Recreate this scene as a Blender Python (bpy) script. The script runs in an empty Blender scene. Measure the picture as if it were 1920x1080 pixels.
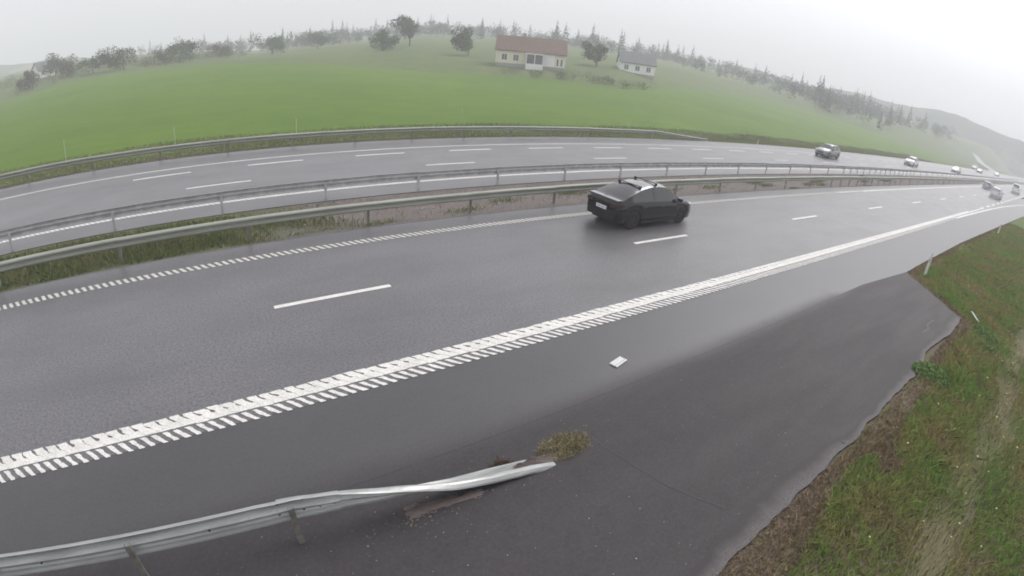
import bpy, bmesh, math, random
import numpy as np
from mathutils import Matrix, Vector

rnd = random.Random(7)
rng = np.random.default_rng(11)
sc = bpy.context.scene
COL = sc.collection

# ------------------------------------------------------------------ camera
# wide roadside camera on a 5.7 m pole: real lens with barrel distortion (fisheye polynomial)
EYE = 5.6915
cam = bpy.data.cameras.new('camera')
cam_ob = bpy.data.objects.new('camera', cam)
COL.objects.link(cam_ob)
sc.camera = cam_ob
cam_ob.matrix_world = Matrix(((0.80064261, 0.19143492, -0.56773593, 0.0),
                              (-0.59089975, 0.40893583, -0.69541999, 0.0),
                              (0.09903989, 0.89225788, 0.44053030, EYE),
                              (0, 0, 0, 1)))
sc.render.engine = 'CYCLES'
cam.type = 'PANO'
cam.panorama_type = 'FISHEYE_LENS_POLYNOMIAL'
cam.fisheye_fov = 3.2
cam.sensor_fit = 'HORIZONTAL'
cam.sensor_width = 36.0
cam.fisheye_polynomial_k0 = 0.0
cam.fisheye_polynomial_k1 = -0.053536083382618324
cam.fisheye_polynomial_k2 = -6.305166468376605e-05
cam.fisheye_polynomial_k3 = 2.249074988651874e-05
cam.fisheye_polynomial_k4 = -6.729845193864626e-07
cam.shift_x = -49.07 / 1920
cam.shift_y = 42.1077 / 1080
cam.clip_start = 0.05
cam.clip_end = 6000

# ------------------------------------------------------------------ sky, sun, exposure
SUN_EL, SUN_AZ = math.radians(48), math.radians(8)      # azimuth measured from +X (along the road)
w = bpy.data.worlds.new('World')
sc.world = w
w.use_nodes = True
nt = w.node_tree
nt.nodes.clear()
sky = nt.nodes.new('ShaderNodeTexSky')
sky.sky_type = 'NISHITA'
sky.sun_disc = False
sky.sun_elevation = SUN_EL
sky.sun_rotation = math.pi / 2 - SUN_AZ
sky.air_density = 1.0
sky.dust_density = 6.0
sky.ozone_density = 1.0
hs = nt.nodes.new('ShaderNodeHueSaturation')             # cloud cover takes the blue out of the sky
hs.inputs['Saturation'].default_value = 0.10
mx = nt.nodes.new('ShaderNodeMix')
mx.data_type = 'RGBA'
mx.inputs[0].default_value = 0.62
mx.inputs[7].default_value = (6.15, 6.10, 6.6, 1)         # even cloud layer
bg = nt.nodes.new('ShaderNodeBackground')
bg.inputs[1].default_value = 0.14
wo = nt.nodes.new('ShaderNodeOutputWorld')
nt.links.new(sky.outputs[0], hs.inputs['Color'])
nt.links.new(hs.outputs[0], mx.inputs[6])
nt.links.new(mx.outputs[2], bg.inputs[0])
nt.links.new(bg.outputs[0], wo.inputs[0])

sl = bpy.data.lights.new('sun', 'SUN')
sl.energy = 1.4
sl.angle = math.radians(40)
sl.color = (1.0, 0.97, 0.93)
so = bpy.data.objects.new('sun', sl)
COL.objects.link(so)
sdir = Vector((math.cos(SUN_EL) * math.cos(SUN_AZ), math.cos(SUN_EL) * math.sin(SUN_AZ), math.sin(SUN_EL)))
so.rotation_euler = sdir.to_track_quat('Z', 'Y').to_euler()
so.location = (0, 0, 80)

sc.view_settings.view_transform = 'Standard'
sc.view_settings.look = 'None'
sc.view_settings.exposure = 0.45
sc.view_settings.gamma = 1.0
sc.view_settings.use_curve_mapping = False
sc.cycles.use_denoising = True
sc.cycles.filter_width = 1.8
sc.cycles.max_bounces = 6
sc.cycles.diffuse_bounces = 3
sc.cycles.glossy_bounces = 3
sc.cycles.volume_bounces = 2
sc.cycles.transparent_max_bounces = 8

# ------------------------------------------------------------------ node helpers
class NB:
    """small node-tree builder"""
    def __init__(self, name):
        self.m = bpy.data.materials.new(name)
        self.m.use_nodes = True
        self.nt = self.m.node_tree
        self.nt.nodes.clear()
        self.out = self.nt.nodes.new('ShaderNodeOutputMaterial')
        self.p = self.nt.nodes.new('ShaderNodeBsdfPrincipled')
        self.link(self.p.outputs[0], self.out.inputs[0])
        self.geo = None
    def link(self, a, b):
        self.nt.links.new(a, b)
    def pos(self):
        if self.geo is None:
            self.geo = self.nt.nodes.new('ShaderNodeNewGeometry')
        return self.geo.outputs['Position']
    def mapped(self, scale, loc=(0, 0, 0), obj=False):
        n = self.nt.nodes.new('ShaderNodeMapping')
        n.inputs['Scale'].default_value = scale
        n.inputs['Location'].default_value = loc
        if obj:
            t = self.nt.nodes.new('ShaderNodeTexCoord')
            self.link(t.outputs['Object'], n.inputs['Vector'])
        else:
            self.link(self.pos(), n.inputs['Vector'])
        return n.outputs[0]
    def noise(self, scale=1.0, detail=4.0, rough=0.55, vec=None, dist=0.0):
        n = self.nt.nodes.new('ShaderNodeTexNoise')
        n.inputs['Scale'].default_value = scale
        n.inputs['Detail'].default_value = detail
        n.inputs['Roughness'].default_value = rough
        n.inputs['Distortion'].default_value = dist
        self.link(vec if vec is not None else self.pos(), n.inputs['Vector'])
        return n.outputs['Fac']
    def vor(self, scale, vec=None, feature='F1', out='Distance'):
        n = self.nt.nodes.new('ShaderNodeTexVoronoi')
        n.feature = feature
        n.inputs['Scale'].default_value = scale
        self.link(vec if vec is not None else self.pos(), n.inputs['Vector'])
        return n.outputs[out]
    def ramp(self, fac, stops):
        n = self.nt.nodes.new('ShaderNodeValToRGB')
        e = n.color_ramp.elements
        while len(e) < len(stops):
            e.new(0.5)
        for el, (p, c) in zip(e, stops):
            el.position = p
            el.color = (c[0], c[1], c[2], 1) if isinstance(c, (tuple, list)) else (c, c, c, 1)
        self.link(fac, n.inputs[0])
        return n.outputs[0]
    def math(self, op, a, b=None):
        n = self.nt.nodes.new('ShaderNodeMath')
        n.operation = op
        for i, v in enumerate((a, b)):
            if v is None:
                continue
            if isinstance(v, (int, float)):
                n.inputs[i].default_value = v
            else:
                self.link(v, n.inputs[i])
        return n.outputs[0]
    def mix(self, fac, a, b, mode='MIX'):
        n = self.nt.nodes.new('ShaderNodeMix')
        n.data_type = 'RGBA'
        n.blend_type = mode
        for sock, v in ((n.inputs[0], fac), (n.inputs[6], a), (n.inputs[7], b)):
            if isinstance(v, (int, float)):
                sock.default_value = v
            elif isinstance(v, (tuple, list)):
                sock.default_value = (v[0], v[1], v[2], 1)
            else:
                self.link(v, sock)
        return n.outputs[2]
    def xyz(self):
        n = self.nt.nodes.new('ShaderNodeSeparateXYZ')
        self.link(self.pos(), n.inputs[0])
        return n.outputs
    def set(self, base=None, rough=None, metal=None, spec=None, coat=None, ior=None):
        for key, v in (('Base Color', base), ('Roughness', rough), ('Metallic', metal), ('Specular IOR Level', spec), ('Coat Weight', coat), ('IOR', ior)):
            if v is None:
                continue
            s = self.p.inputs[key]
            if isinstance(v, (int, float)):
                s.default_value = v
            elif isinstance(v, (tuple, list)):
                s.default_value = (v[0], v[1], v[2], 1)
            else:
                self.link(v, s)
        return self
    def bump(self, h, strength=0.3, dist=0.02):
        n = self.nt.nodes.new('ShaderNodeBump')
        n.inputs['Strength'].default_value = strength
        n.inputs['Distance'].default_value = dist
        self.link(h, n.inputs['Height'])
        self.link(n.outputs[0], self.p.inputs['Normal'])
        return self

def simple(name, base, rough=0.5, metal=0.0, spec=0.5, coat=0.0, vary=0.0, vscale=3.0):
    b = NB(name)
    if vary:
        n = b.noise(vscale, 5)
        b.set(base=b.mix(b.ramp(n, [(0.3, 0.0), (0.7, 1.0)]), tuple(c * (1 - vary) for c in base), tuple(min(1, c * (1 + vary)) for c in base)))
    else:
        b.set(base=base)
    b.set(rough=rough, metal=metal, spec=spec, coat=coat)
    return b.m

M = {}
def asphalt(name, base, r_lo, r_hi, fleck, seed, bump=0.35, tint=(1, 1, 1), spec=0.5):
    b = NB(name)
    o = (seed * 13.7, seed * 7.1, 0)
    big = b.noise(1.0, 5, 0.6, b.mapped((0.05, 0.45, 1), o))             # streaks along the traffic
    patch = b.noise(1.0, 5, 0.6, b.mapped((0.35, 0.5, 1), o))
    fine = b.noise(17, 5, 0.8)
    speck = b.vor(26)
    coarse = b.ramp(b.noise(1.0, 4, 0.6, b.mapped((0.22, 0.5, 1), (o[0] + 5, o[1], 0))), [(0.34, 0.45), (0.58, 1.0)])
    track = b.ramp(b.noise(1.0, 2, 0.5, b.mapped((0.012, 0.62, 1), (o[0], o[1] + 3, 0))), [(0.35, 0.0), (0.65, 1.0)])
    col = b.mix(b.ramp(big, [(0.3, 0.0), (0.7, 1.0)]), tuple(base * t * 0.80 for t in tint), tuple(base * t * 1.22 for t in tint))
    col = b.mix(b.ramp(patch, [(0.42, 0.0), (0.62, 0.35)]), col, tuple(base * t * 0.72 for t in tint))
    col = b.mix(b.math('MULTIPLY', track, 0.35), col, tuple(base * t * 0.62 for t in tint))
    col = b.mix(b.math('MULTIPLY', coarse, b.ramp(fine, [(0.38, 0.0), (0.68, fleck)])), col, tuple(base * 3.2 * t for t in tint))
    col = b.mix(b.math('MULTIPLY', coarse, b.ramp(fine, [(0.30, fleck), (0.46, 0.0)])), col, tuple(base * 0.35 * t for t in tint))
    fl = b.ramp(speck, [(0.07, fleck), (0.16, 0.0)])
    col = b.mix(fl, col, (0.22, 0.21, 0.215))
    b.set(base=col, rough=b.ramp(b.math('ADD', b.math('MULTIPLY', big, 0.5), b.math('MULTIPLY', patch, 0.5)), [(0.35, r_lo), (0.65, r_hi)]), spec=spec, ior=1.45)
    h = b.math('ADD', b.math('MULTIPLY', fine, 0.6), b.math('MULTIPLY', speck, 0.6))
    b.bump(h, bump, 0.004)
    return b.m
M['lane'] = asphalt('worn_wet_asphalt', 0.054, 0.29, 0.40, 0.95, 1, 0.5, (1.0, 0.97, 1.03), 0.95)
def shoulder_asphalt(name, beyond):
    """polished wet asphalt by the traffic, turning dull, dusty and reddish towards the old widened edge"""
    b = NB(name)
    x, y, z = b.xyz()
    n0 = b.noise(0.5, 5, 0.6)
    w_ = b.math('ADD', y, b.math('MULTIPLY', b.math('SUBTRACT', n0, 0.5), 0.16))
    if beyond:                      # past the layby the whole slip road is driven on and polished
        w_ = b.math('ADD', w_, b.math('MULTIPLY', b.math('MAXIMUM', b.math('SUBTRACT', x, 17.0), 0.0), 0.30))
    f = b.nt.nodes.new('ShaderNodeMapRange')
    f.interpolation_type = 'SMOOTHSTEP'
    for i, v_ in enumerate((5.25, 6.25)):
        f.inputs[1 + i].default_value = v_
    b.link(w_, f.inputs[0])
    f = f.outputs[0]
    patch = b.noise(1.0, 6, 0.62, b.mapped((0.45, 0.55, 1), (3, 9, 0)))
    streak = b.noise(1.0, 5, 0.6, b.mapped((0.25, 1.6, 1), (8, 1, 0)), 0.6)
    fine = b.noise(17, 5, 0.8)
    mid = b.noise(3.2, 6, 0.7)
    speck = b.vor(26)
    col = b.mix(f, (0.0385, 0.0335, 0.0362), (0.030, 0.0292, 0.0315))
    col = b.mix(b.ramp(patch, [(0.36, 0.0), (0.70, 0.45)]), col, (0.046, 0.0405, 0.0435))
    col = b.mix(b.ramp(mid, [(0.45, 0.0), (0.75, 0.45)]), col, (0.020, 0.0185, 0.019))
    col = b.mix(b.ramp(fine, [(0.42, 0.0), (0.72, 0.5)]), col, (0.070, 0.066, 0.067))
    col = b.mix(b.ramp(speck, [(0.05, 0.35), (0.12, 0.0)]), col, (0.16, 0.15, 0.15))
    r = b.mix(f, b.ramp(streak, [(0.35, 0.62), (0.65, 0.70)]), (0.29, 0.29, 0.29))
    sp = b.math('ADD', b.math('MULTIPLY', f, 0.62), 0.26)
    b.set(base=col, rough=r, spec=sp, ior=1.45)
    b.bump(b.math('ADD', fine, speck), 0.22, 0.004)
    return b.m
M['shoulder'] = shoulder_asphalt('shoulder_asphalt', True)
M['layby'] = shoulder_asphalt('layby_asphalt', False)
M['far_lane'] = asphalt('far_wet_asphalt', 0.068, 0.29, 0.38, 0.6, 4, 0.4, (1.0, 0.97, 1.03), 0.95)

def paint(name, c, worn):
    b = NB(name)
    n = b.noise(38, 5, 0.7)
    n9 = b.noise(2.1, 5, 0.7)
    c = b.mix(b.ramp(n9, [(0.40, 0.0), (0.70, 0.55)]), c, tuple(0.66 * q for q in c))
    b.set(base=b.mix(b.ramp(n, [(0.36, worn), (0.52, 0.0)]), c, (0.28, 0.27, 0.25)), rough=0.45, spec=0.4)
    b.bump(n, 0.3, 0.004)
    return b.m
M['paint'] = paint('white_road_paint', (0.70, 0.685, 0.65), 0.6)
M['paint_dirty'] = paint('dirty_road_paint', (0.56, 0.545, 0.50), 0.6)

def soil(name, a, bcol, c, scale=2.0):
    b = NB(name)
    n1 = b.noise(scale, 6, 0.65)
    n2 = b.noise(scale * 14, 5, 0.7)
    col = b.mix(b.ramp(n1, [(0.35, 0.0), (0.65, 1.0)]), a, bcol)
    col = b.mix(b.ramp(n2, [(0.45, 0.0), (0.75, 0.8)]), col, c)
    b.set(base=col, rough=0.95, spec=0.2)
    b.bump(n2, 0.7, 0.03)
    return b.m
M['soil'] = soil('brown_verge_soil', (0.075, 0.052, 0.036), (0.12, 0.085, 0.060), (0.17, 0.14, 0.11))
M['red_gravel'] = soil('reddish_gravel_soil', (0.13, 0.098, 0.088), (0.20, 0.155, 0.140), (0.27, 0.23, 0.21))
def fringe_mat():
    b = NB('dusty_crumbling_asphalt_edge')
    n1 = b.noise(2.2, 6, 0.7)
    n2 = b.noise(24, 5, 0.75)
    at = b.nt.nodes.new('ShaderNodeAttribute')
    at.attribute_name = 'edge'
    k = b.math('ADD', at.outputs['Fac'], b.math('MULTIPLY', b.math('SUBTRACT', n1, 0.5), 0.9))
    c = b.mix(b.ramp(n2, [(0.35, 0.0), (0.7, 1.0)]), (0.065, 0.058, 0.059), (0.13, 0.119, 0.118))
    c = b.mix(b.ramp(k, [(0.25, 0.0), (0.85, 1.0)]), (0.040, 0.035, 0.0375), c)
    b.set(base=c, rough=0.66, spec=0.26, ior=1.45)
    b.bump(n2, 0.4, 0.01)
    return b.m
M['edge_sand'] = fringe_mat()
M['edge_sand_plain'] = soil('sandy_asphalt_edge', (0.10, 0.093, 0.092), (0.15, 0.14, 0.137), (0.21, 0.195, 0.19))

def grass_mat(name, cols, scale, dry=0.0, rough=0.75):
    b = NB(name)
    n1 = b.noise(scale, 5, 0.6)
    n2 = b.noise(scale * 9, 4, 0.6)
    col = b.ramp(n1, [(0.30 + 0.4 * i / (len(cols) - 1), c) for i, c in enumerate(cols)])
    col = b.mix(b.ramp(n2, [(0.42, 0.0), (0.68, 0.65)]), col, tuple(0.55 * x for x in cols[0]))
    if dry:
        gi = b.geo.outputs['Random Per Island']
        col = b.mix(b.ramp(gi, [(0.6, 0.0), (1.0, dry)]), col, (0.23, 0.19, 0.10))
    b.set(base=col, rough=rough, spec=0.25)
    return b.m
M['verge_grass'] = grass_mat('mixed_verge_grass', [(0.42, 0.32, 0.16), (0.34, 0.34, 0.115), (0.23, 0.37, 0.07), (0.19, 0.39, 0.06)], 0.55, 0.25)
M['dry_grass'] = grass_mat('dry_olive_grass', [(0.42, 0.36, 0.21), (0.36, 0.32, 0.17), (0.28, 0.27, 0.13)], 3.0, 0.4)
M['brown_grass'] = grass_mat('dead_brown_verge_grass', [(0.27, 0.20, 0.125), (0.33, 0.25, 0.155), (0.27, 0.24, 0.105)], 1.5, 0.4)
M['post_steel'] = simple('stained_post_steel', (0.15, 0.145, 0.125), 0.65, 0.1, vary=0.3, vscale=9)
M['straw'] = grass_mat('pale_straw', [(0.20, 0.175, 0.095), (0.15, 0.145, 0.065)], 2.0, 0.3)
M['bank_grass'] = grass_mat('tall_bank_grass', [(0.27, 0.25, 0.14), (0.23, 0.27, 0.11), (0.19, 0.27, 0.085)], 0.25, 0.3)
M['median_grass'] = grass_mat('median_grass', [(0.20, 0.185, 0.085), (0.15, 0.185, 0.06), (0.12, 0.19, 0.048)], 0.8, 0.2)
M['weed'] = grass_mat('dark_green_weed', [(0.09, 0.16, 0.035), (0.12, 0.21, 0.048), (0.16, 0.25, 0.06)], 4.0, 0.1)
M['leaf_dark'] = grass_mat('dark_tree_leaves', [(0.04, 0.06, 0.026), (0.06, 0.08, 0.035), (0.08, 0.10, 0.045)], 0.6, 0.1)
M['leaf_light'] = grass_mat('spring_tree_leaves', [(0.050, 0.075, 0.020), (0.075, 0.105, 0.028), (0.095, 0.12, 0.04)], 0.6, 0.1)
M['conifer'] = grass_mat('spruce_needles', [(0.016, 0.030, 0.018), (0.024, 0.042, 0.024), (0.034, 0.05, 0.03)], 0.5)
M['hawthorn'] = grass_mat('brown_spring_twigs', [(0.085, 0.060, 0.042), (0.10, 0.08, 0.05), (0.075, 0.075, 0.035)], 0.6, 0.1)
M['bark'] = simple('bark', (0.09, 0.07, 0.055), 0.9, vary=0.3, vscale=8)

b = NB('rusty_galvanised_steel')
n = b.noise(1.0, 5, 0.6, b.mapped((1.2, 9, 9)))
n2 = b.noise(26, 4, 0.6)
c = b.mix(b.ramp(n, [(0.3, 0.0), (0.7, 1.0)]), (0.28, 0.29, 0.28), (0.44, 0.45, 0.44))
c = b.mix(b.ramp(n2, [(0.58, 0.0), (0.75, 0.5)]), c, (0.22, 0.21, 0.18))
b.set(base=c, rough=0.42, metal=0.45, spec=0.5)
M['zinc'] = b.m
b = NB('weathered_green_zinc')
n = b.noise(1.0, 5, 0.6, b.mapped((0.6, 7, 9)))
c = b.mix(b.ramp(n, [(0.3, 0.0), (0.7, 1.0)]), (0.23, 0.24, 0.20), (0.34, 0.355, 0.31))
b.set(base=c, rough=0.6, metal=0.15, spec=0.4)
M['zinc_old'] = b.m
M['zinc_dull'] = simple('dull_grey_zinc', (0.46, 0.46, 0.465), 0.6, 0.2, vary=0.2, vscale=4)
M['bolt'] = simple('dark_bolt_steel', (0.05, 0.045, 0.04), 0.6, 0.4)
M['tyre'] = simple('tyre_rubber', (0.012, 0.012, 0.013), 0.75)
M['alloy'] = simple('dark_alloy', (0.035, 0.035, 0.038), 0.35, 0.6)
M['alloy_light'] = simple('silver_alloy', (0.45, 0.45, 0.46), 0.35, 0.6)
M['glass'] = simple('tinted_car_glass', (0.022, 0.025, 0.025), 0.06, 0.0, 0.9)
M['glass_roof'] = simple('wet_glass_roof', (0.07, 0.07, 0.08), 0.20, 0.0, 1.0, 1.0)
M['glass_rear'] = simple('wet_rear_glass', (0.022, 0.022, 0.026), 0.18, 0.0, 0.8, 0.0)
M['black_paint'] = simple('black_car_paint', (0.002, 0.002, 0.0025), 0.09, 0.0, 0.45, 0.15)
M['trim'] = simple('black_plastic_trim', (0.010, 0.010, 0.011), 0.6, 0, 0.3)
M['grey_paint'] = simple('grey_green_car_paint', (0.20, 0.22, 0.20), 0.28, 0.3, 0.5, 0.5)
M['white_paint'] = simple('white_car_paint', (0.78, 0.79, 0.80), 0.3, 0.0, 0.5, 0.5)
M['silver_paint'] = simple('silver_car_paint', (0.42, 0.43, 0.44), 0.3, 0.5, 0.5, 0.5)
M['dark_paint'] = simple('dark_grey_car_paint', (0.03, 0.032, 0.035), 0.3, 0.2, 0.5, 0.5)
M['lamp_clear'] = simple('clear_headlamp', (0.75, 0.77, 0.78), 0.12, 0.2, 0.8)
M['lamp_red'] = simple('unlit_tail_lamp', (0.035, 0.014, 0.016), 0.15, 0.0, 0.7)
M['plate'] = simple('white_number_plate', (0.72, 0.73, 0.75), 0.4)
M['ink'] = simple('grey_plate_marks', (0.22, 0.22, 0.24), 0.6)
M['white_plastic'] = simple('white_plastic', (0.60, 0.60, 0.58), 0.45, vary=0.12, vscale=12)
M['black_plastic'] = simple('black_plastic', (0.03, 0.03, 0.03), 0.5)
M['reflector'] = simple('grey_reflector', (0.45, 0.44, 0.42), 0.2)
M['pole_paint'] = simple('pale_marker_pole', (0.45, 0.50, 0.36), 0.6)
M['yellow_wood'] = simple('pale_yellow_wood', (0.68, 0.65, 0.50), 0.7, vary=0.08)
M['white_wood'] = simple('white_wood', (0.78, 0.78, 0.76), 0.6, vary=0.05)
M['house_glass'] = simple('house_window_glass', (0.05, 0.055, 0.06), 0.08, 0, 0.7)
M['roof_tile'] = simple('brown_roof_tiles', (0.13, 0.075, 0.055), 0.75, vary=0.25, vscale=2)
M['roof_grey'] = simple('grey_roof', (0.12, 0.12, 0.125), 0.7, vary=0.2, vscale=2)
M['plinth'] = simple('grey_plinth', (0.30, 0.30, 0.29), 0.9, vary=0.15)
M['stone'] = simple('pale_pebble', (0.30, 0.28, 0.26), 0.8, vary=0.35, vscale=30)
M['flower'] = simple('yellow_white_flower', (0.72, 0.66, 0.30), 0.6, vary=0.2, vscale=5)
M['dead_tuft'] = grass_mat('dead_brown_tuft', [(0.11, 0.065, 0.042), (0.15, 0.095, 0.06)], 6.0, 0.2)

# ------------------------------------------------------------------ mesh helpers
def tag(o, label=None, cat=None, group=None, kind=None):
    for k, v in (('label', label), ('category', cat), ('group', group), ('kind', kind)):
        if v:
            o[k] = v
    return o
def mesh(name, verts, faces, mat=None, smooth=False):
    me = bpy.data.meshes.new(name)
    me.from_pydata([tuple(v) for v in verts], [], [tuple(f) for f in faces])
    if mat is not None:
        me.materials.append(mat)
    if smooth:
        me.polygons.foreach_set('use_smooth', [True] * len(me.polygons))
    me.update()
    return me
def link(name, me, parent=None, loc=(0, 0, 0), rot=(0, 0, 0), scale=(1, 1, 1)):
    o = bpy.data.objects.new(name, me)
    COL.objects.link(o)
    o.location = loc
    o.rotation_euler = rot
    o.scale = scale
    if parent is not None:
        o.parent = parent
    return o
def add(name, verts, faces, mat, parent=None, smooth=False, **k):
    return link(name, mesh(name, verts, faces, mat, smooth), parent, **k)
def empty(name, loc=(0, 0, 0), rz=0.0):
    o = bpy.data.objects.new(name, None)
    COL.objects.link(o)
    o.location = loc
    o.rotation_euler = (0, 0, rz)
    o.empty_display_size = 0.2
    return o
def copy_tree(o, parent=None):
    c = o.copy()
    COL.objects.link(c)
    c.parent = parent
    for ch in o.children:
        copy_tree(ch, c)
    return c
def box(x0, x1, y0, y1, z0, z1):
    v = [(x0, y0, z0), (x1, y0, z0), (x1, y1, z0), (x0, y1, z0), (x0, y0, z1), (x1, y0, z1), (x1, y1, z1), (x0, y1, z1)]
    f = [(0, 3, 2, 1), (4, 5, 6, 7), (0, 1, 5, 4), (1, 2, 6, 5), (2, 3, 7, 6), (3, 0, 4, 7)]
    return v, f
class MB:
    def __init__(self):
        self.v, self.f = [], []
    def put(self, vf):
        n = len(self.v)
        self.v += list(vf[0])
        self.f += [tuple(i + n for i in q) for q in vf[1]]
        return self
    def box(self, *a):
        return self.put(box(*a))
    def tube(self, p0, p1, r0, r1=None, n=8, caps=True):
        r1 = r0 if r1 is None else r1
        p0, p1 = Vector(p0), Vector(p1)
        q = (p1 - p0).to_track_quat('Z', 'Y')
        v = []
        for p, r in ((p0, r0), (p1, r1)):
            for i in range(n):
                a = 2 * math.pi * i / n
                v.append(tuple(p + q @ Vector((r * math.cos(a), r * math.sin(a), 0))))
        f = [(i, (i + 1) % n, n + (i + 1) % n, n + i) for i in range(n)]
        if caps:
            f += [tuple(range(n - 1, -1, -1)), tuple(range(n, 2 * n))]
        return self.put((v, f))
    def mesh(self, name, mat, smooth=False):
        return mesh(name, self.v, self.f, mat, smooth)
    def obj(self, name, mat, parent=None, smooth=False, **k):
        return link(name, self.mesh(name, mat, smooth), parent, **k)
def slab(name, outline, z, mat, depth=0.25, parent=None):
    """flat sheet with an edge going down: outline is a counter-clockwise list of (x, y)"""
    n = len(outline)
    v = [(x, y, z) for x, y in outline] + [(x, y, z - depth) for x, y in outline]
    f = [tuple(range(n))] + [(i, n + i, n + (i + 1) % n, (i + 1) % n) for i in range(n)]
    return add(name, v, f, mat, parent)
def fast_tris(name, pts, mat, parent=None, n_per=3):
    """pts (N*n_per, 3) -> one polygon per n_per points"""
    n = len(pts) // n_per
    me = bpy.data.meshes.new(name)
    me.vertices.add(n * n_per)
    me.vertices.foreach_set('co', np.ascontiguousarray(pts, dtype=np.float32).ravel())
    me.loops.add(n * n_per)
    me.loops.foreach_set('vertex_index', np.arange(n * n_per, dtype=np.int32))
    me.polygons.add(n)
    me.polygons.foreach_set('loop_start', np.arange(0, n * n_per, n_per, dtype=np.int32))
    me.polygons.foreach_set('loop_total', np.full(n, n_per, dtype=np.int32))
    me.update(calc_edges=True)
    me.materials.append(mat)
    return link(name, me, parent)

# ------------------------------------------------------------------ ground
def edge_near(x):        # edge of the paved area on the camera's side
    return np.interp(x, [-60, 3.5, 6, 21.0, 21.6, 24.3, 28, 38, 53, 84, 110, 150, 260], [1.6, 1.6, 1.69, 1.8, 2.4, 5.05, 5.14, 5.1, 4.7, 3.7, 2.2, -3.0, -24])
AZ = [-180, -20, 0, 30, 45, 55, 65, 82, 100, 106, 130, 180]
S_ = [0.02, 0.05, 0.07, 0.080, 0.080, 0.055, 0.0475, 0.0455, 0.031, 0.023, 0.015, 0.02]
DB = [200, 260, 260, 210, 110, 110, 110, 130, 150, 150, 150, 200]
G_ = [0.0, 0.06, 0.07, 0.085, 0.10, 0.11, 0.10, 0.022, 0.05, 0.05, 0.04, 0.0]
def hump(x, y):
    return 0.35 * np.sin(x * 0.045 + 1.0) * np.sin(y * 0.05 + 0.4) + 0.2 * np.sin(x * 0.11 + y * 0.07)
def terrain(x, y):
    x = np.asarray(x, float)
    y = np.asarray(y, float)
    e = edge_near(x)
    t = np.maximum(e - y, 0)
    z = -0.06 + 0.045 * np.clip(t / 0.15, 0, 1) * (t < 40) - 0.13 * np.clip(t - 0.3, 0, 4.0) + 0.05 * np.maximum(t - 7.5, 0)
    z = np.where((y > e) & (y < 35.2), -0.06 - 0.44 * np.clip((y - e - 0.4) / 0.4, 0, 1), z)
    z = np.where(y >= 35.2, -0.06 - 0.25 * np.clip((y - 35.2) / 3, 0, 1) , z)
    az = np.degrees(np.arctan2(y, x))
    d = np.hypot(x, y)
    s, db, g = np.interp(az, AZ, S_), np.interp(az, AZ, DB), np.interp(az, AZ, G_)
    k = np.minimum(1.0, db / np.maximum(d, 1e-6))
    r = np.maximum(y * k - 41.0, 0)
    ex = np.maximum(d - db, 0)
    up = g * np.minimum(ex, 60) + 0.55 * g * np.clip(ex - 60, 0, 300)
    far = np.maximum(s * r, 0) + up * np.clip((y - 52) / 30, 0, 1) + hump(x, y) * np.clip((y - 60) / 60, 0, 1) * 0.8
    return np.where(y > 38, z + far, z)

def grid_mesh(name, xs, ys, mat, fn, smooth=True):
    X, Y = np.meshgrid(xs, ys)
    Z = fn(X, Y)
    nx, ny = len(xs), len(ys)
    co = np.stack([X, Y, Z], -1).reshape(-1, 3)
    i = np.arange(nx - 1)[None, :] + nx * np.arange(ny - 1)[:, None]
    q = np.stack([i, i + 1, i + nx + 1, i + nx], -1).reshape(-1)
    n = len(q) // 4
    me = bpy.data.meshes.new(name)
    me.vertices.add(len(co))
    me.vertices.foreach_set('co', co.astype(np.float32).ravel())
    me.loops.add(len(q))
    me.loops.foreach_set('vertex_index', q.astype(np.int32))
    me.polygons.add(n)
    me.polygons.foreach_set('loop_start', np.arange(0, 4 * n, 4, dtype=np.int32))
    me.polygons.foreach_set('loop_total', np.full(n, 4, dtype=np.int32))
    me.polygons.foreach_set('use_smooth', np.ones(n, dtype=bool))
    me.update(calc_edges=True)
    me.materials.append(mat)
    return link(name, me)

def field_material():
    b = NB('crop_field_and_rough_land')
    x, y, z = b.xyz()
    n1 = b.noise(0.04, 7, 0.68)
    n2 = b.noise(1.0, 6, 0.7, b.mapped((0.22, 0.5, 1)))
    n3 = b.noise(7.0, 4, 0.7)
    crop = b.mix(b.ramp(n1, [(0.35, 0.0), (0.65, 1.0)]), (0.078, 0.148, 0.010), (0.118, 0.186, 0.015))
    crop = b.mix(b.ramp(n2, [(0.35, 0.0), (0.7, 0.55)]), crop, (0.060, 0.120, 0.010))
    crop = b.mix(b.ramp(n3, [(0.5, 0.0), (0.75, 0.35)]), crop, (0.13, 0.19, 0.045))
    rough = b.mix(b.ramp(n2, [(0.35, 0.0), (0.65, 1.0)]), (0.080, 0.120, 0.030), (0.125, 0.145, 0.055))
    rough = b.mix(b.ramp(n1, [(0.5, 0.0), (0.6, 0.8)]), rough, (0.075, 0.115, 0.032))
    n4 = b.noise(0.25, 4, 0.6)
    # crop only in the field (an attribute made from the field's own outline)
    at = b.nt.nodes.new('ShaderNodeAttribute')
    at.attribute_name = 'crop'
    fac = b.ramp(b.math('ADD', at.outputs['Fac'], b.math('MULTIPLY', b.math('SUBTRACT', n4, 0.5), 0.35)), [(0.45, 0.0), (0.55, 1.0)])
    col = b.mix(fac, rough, crop)
    b.set(base=col, rough=0.85, spec=0.2)
    b.bump(n3, 0.8, 0.10)
    return b.m
M['field'] = field_material()
xs = np.unique(np.concatenate([np.arange(-460, -60, 10), np.arange(-60, 120, 2.0), np.arange(120, 260, 4), np.arange(260, 821, 10)])).astype(float)
ys = np.concatenate([np.arange(35.2, 48, 0.8), np.arange(48, 200, 3.0), np.arange(200, 421, 8), np.arange(430, 921, 14)]).astype(float)
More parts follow.
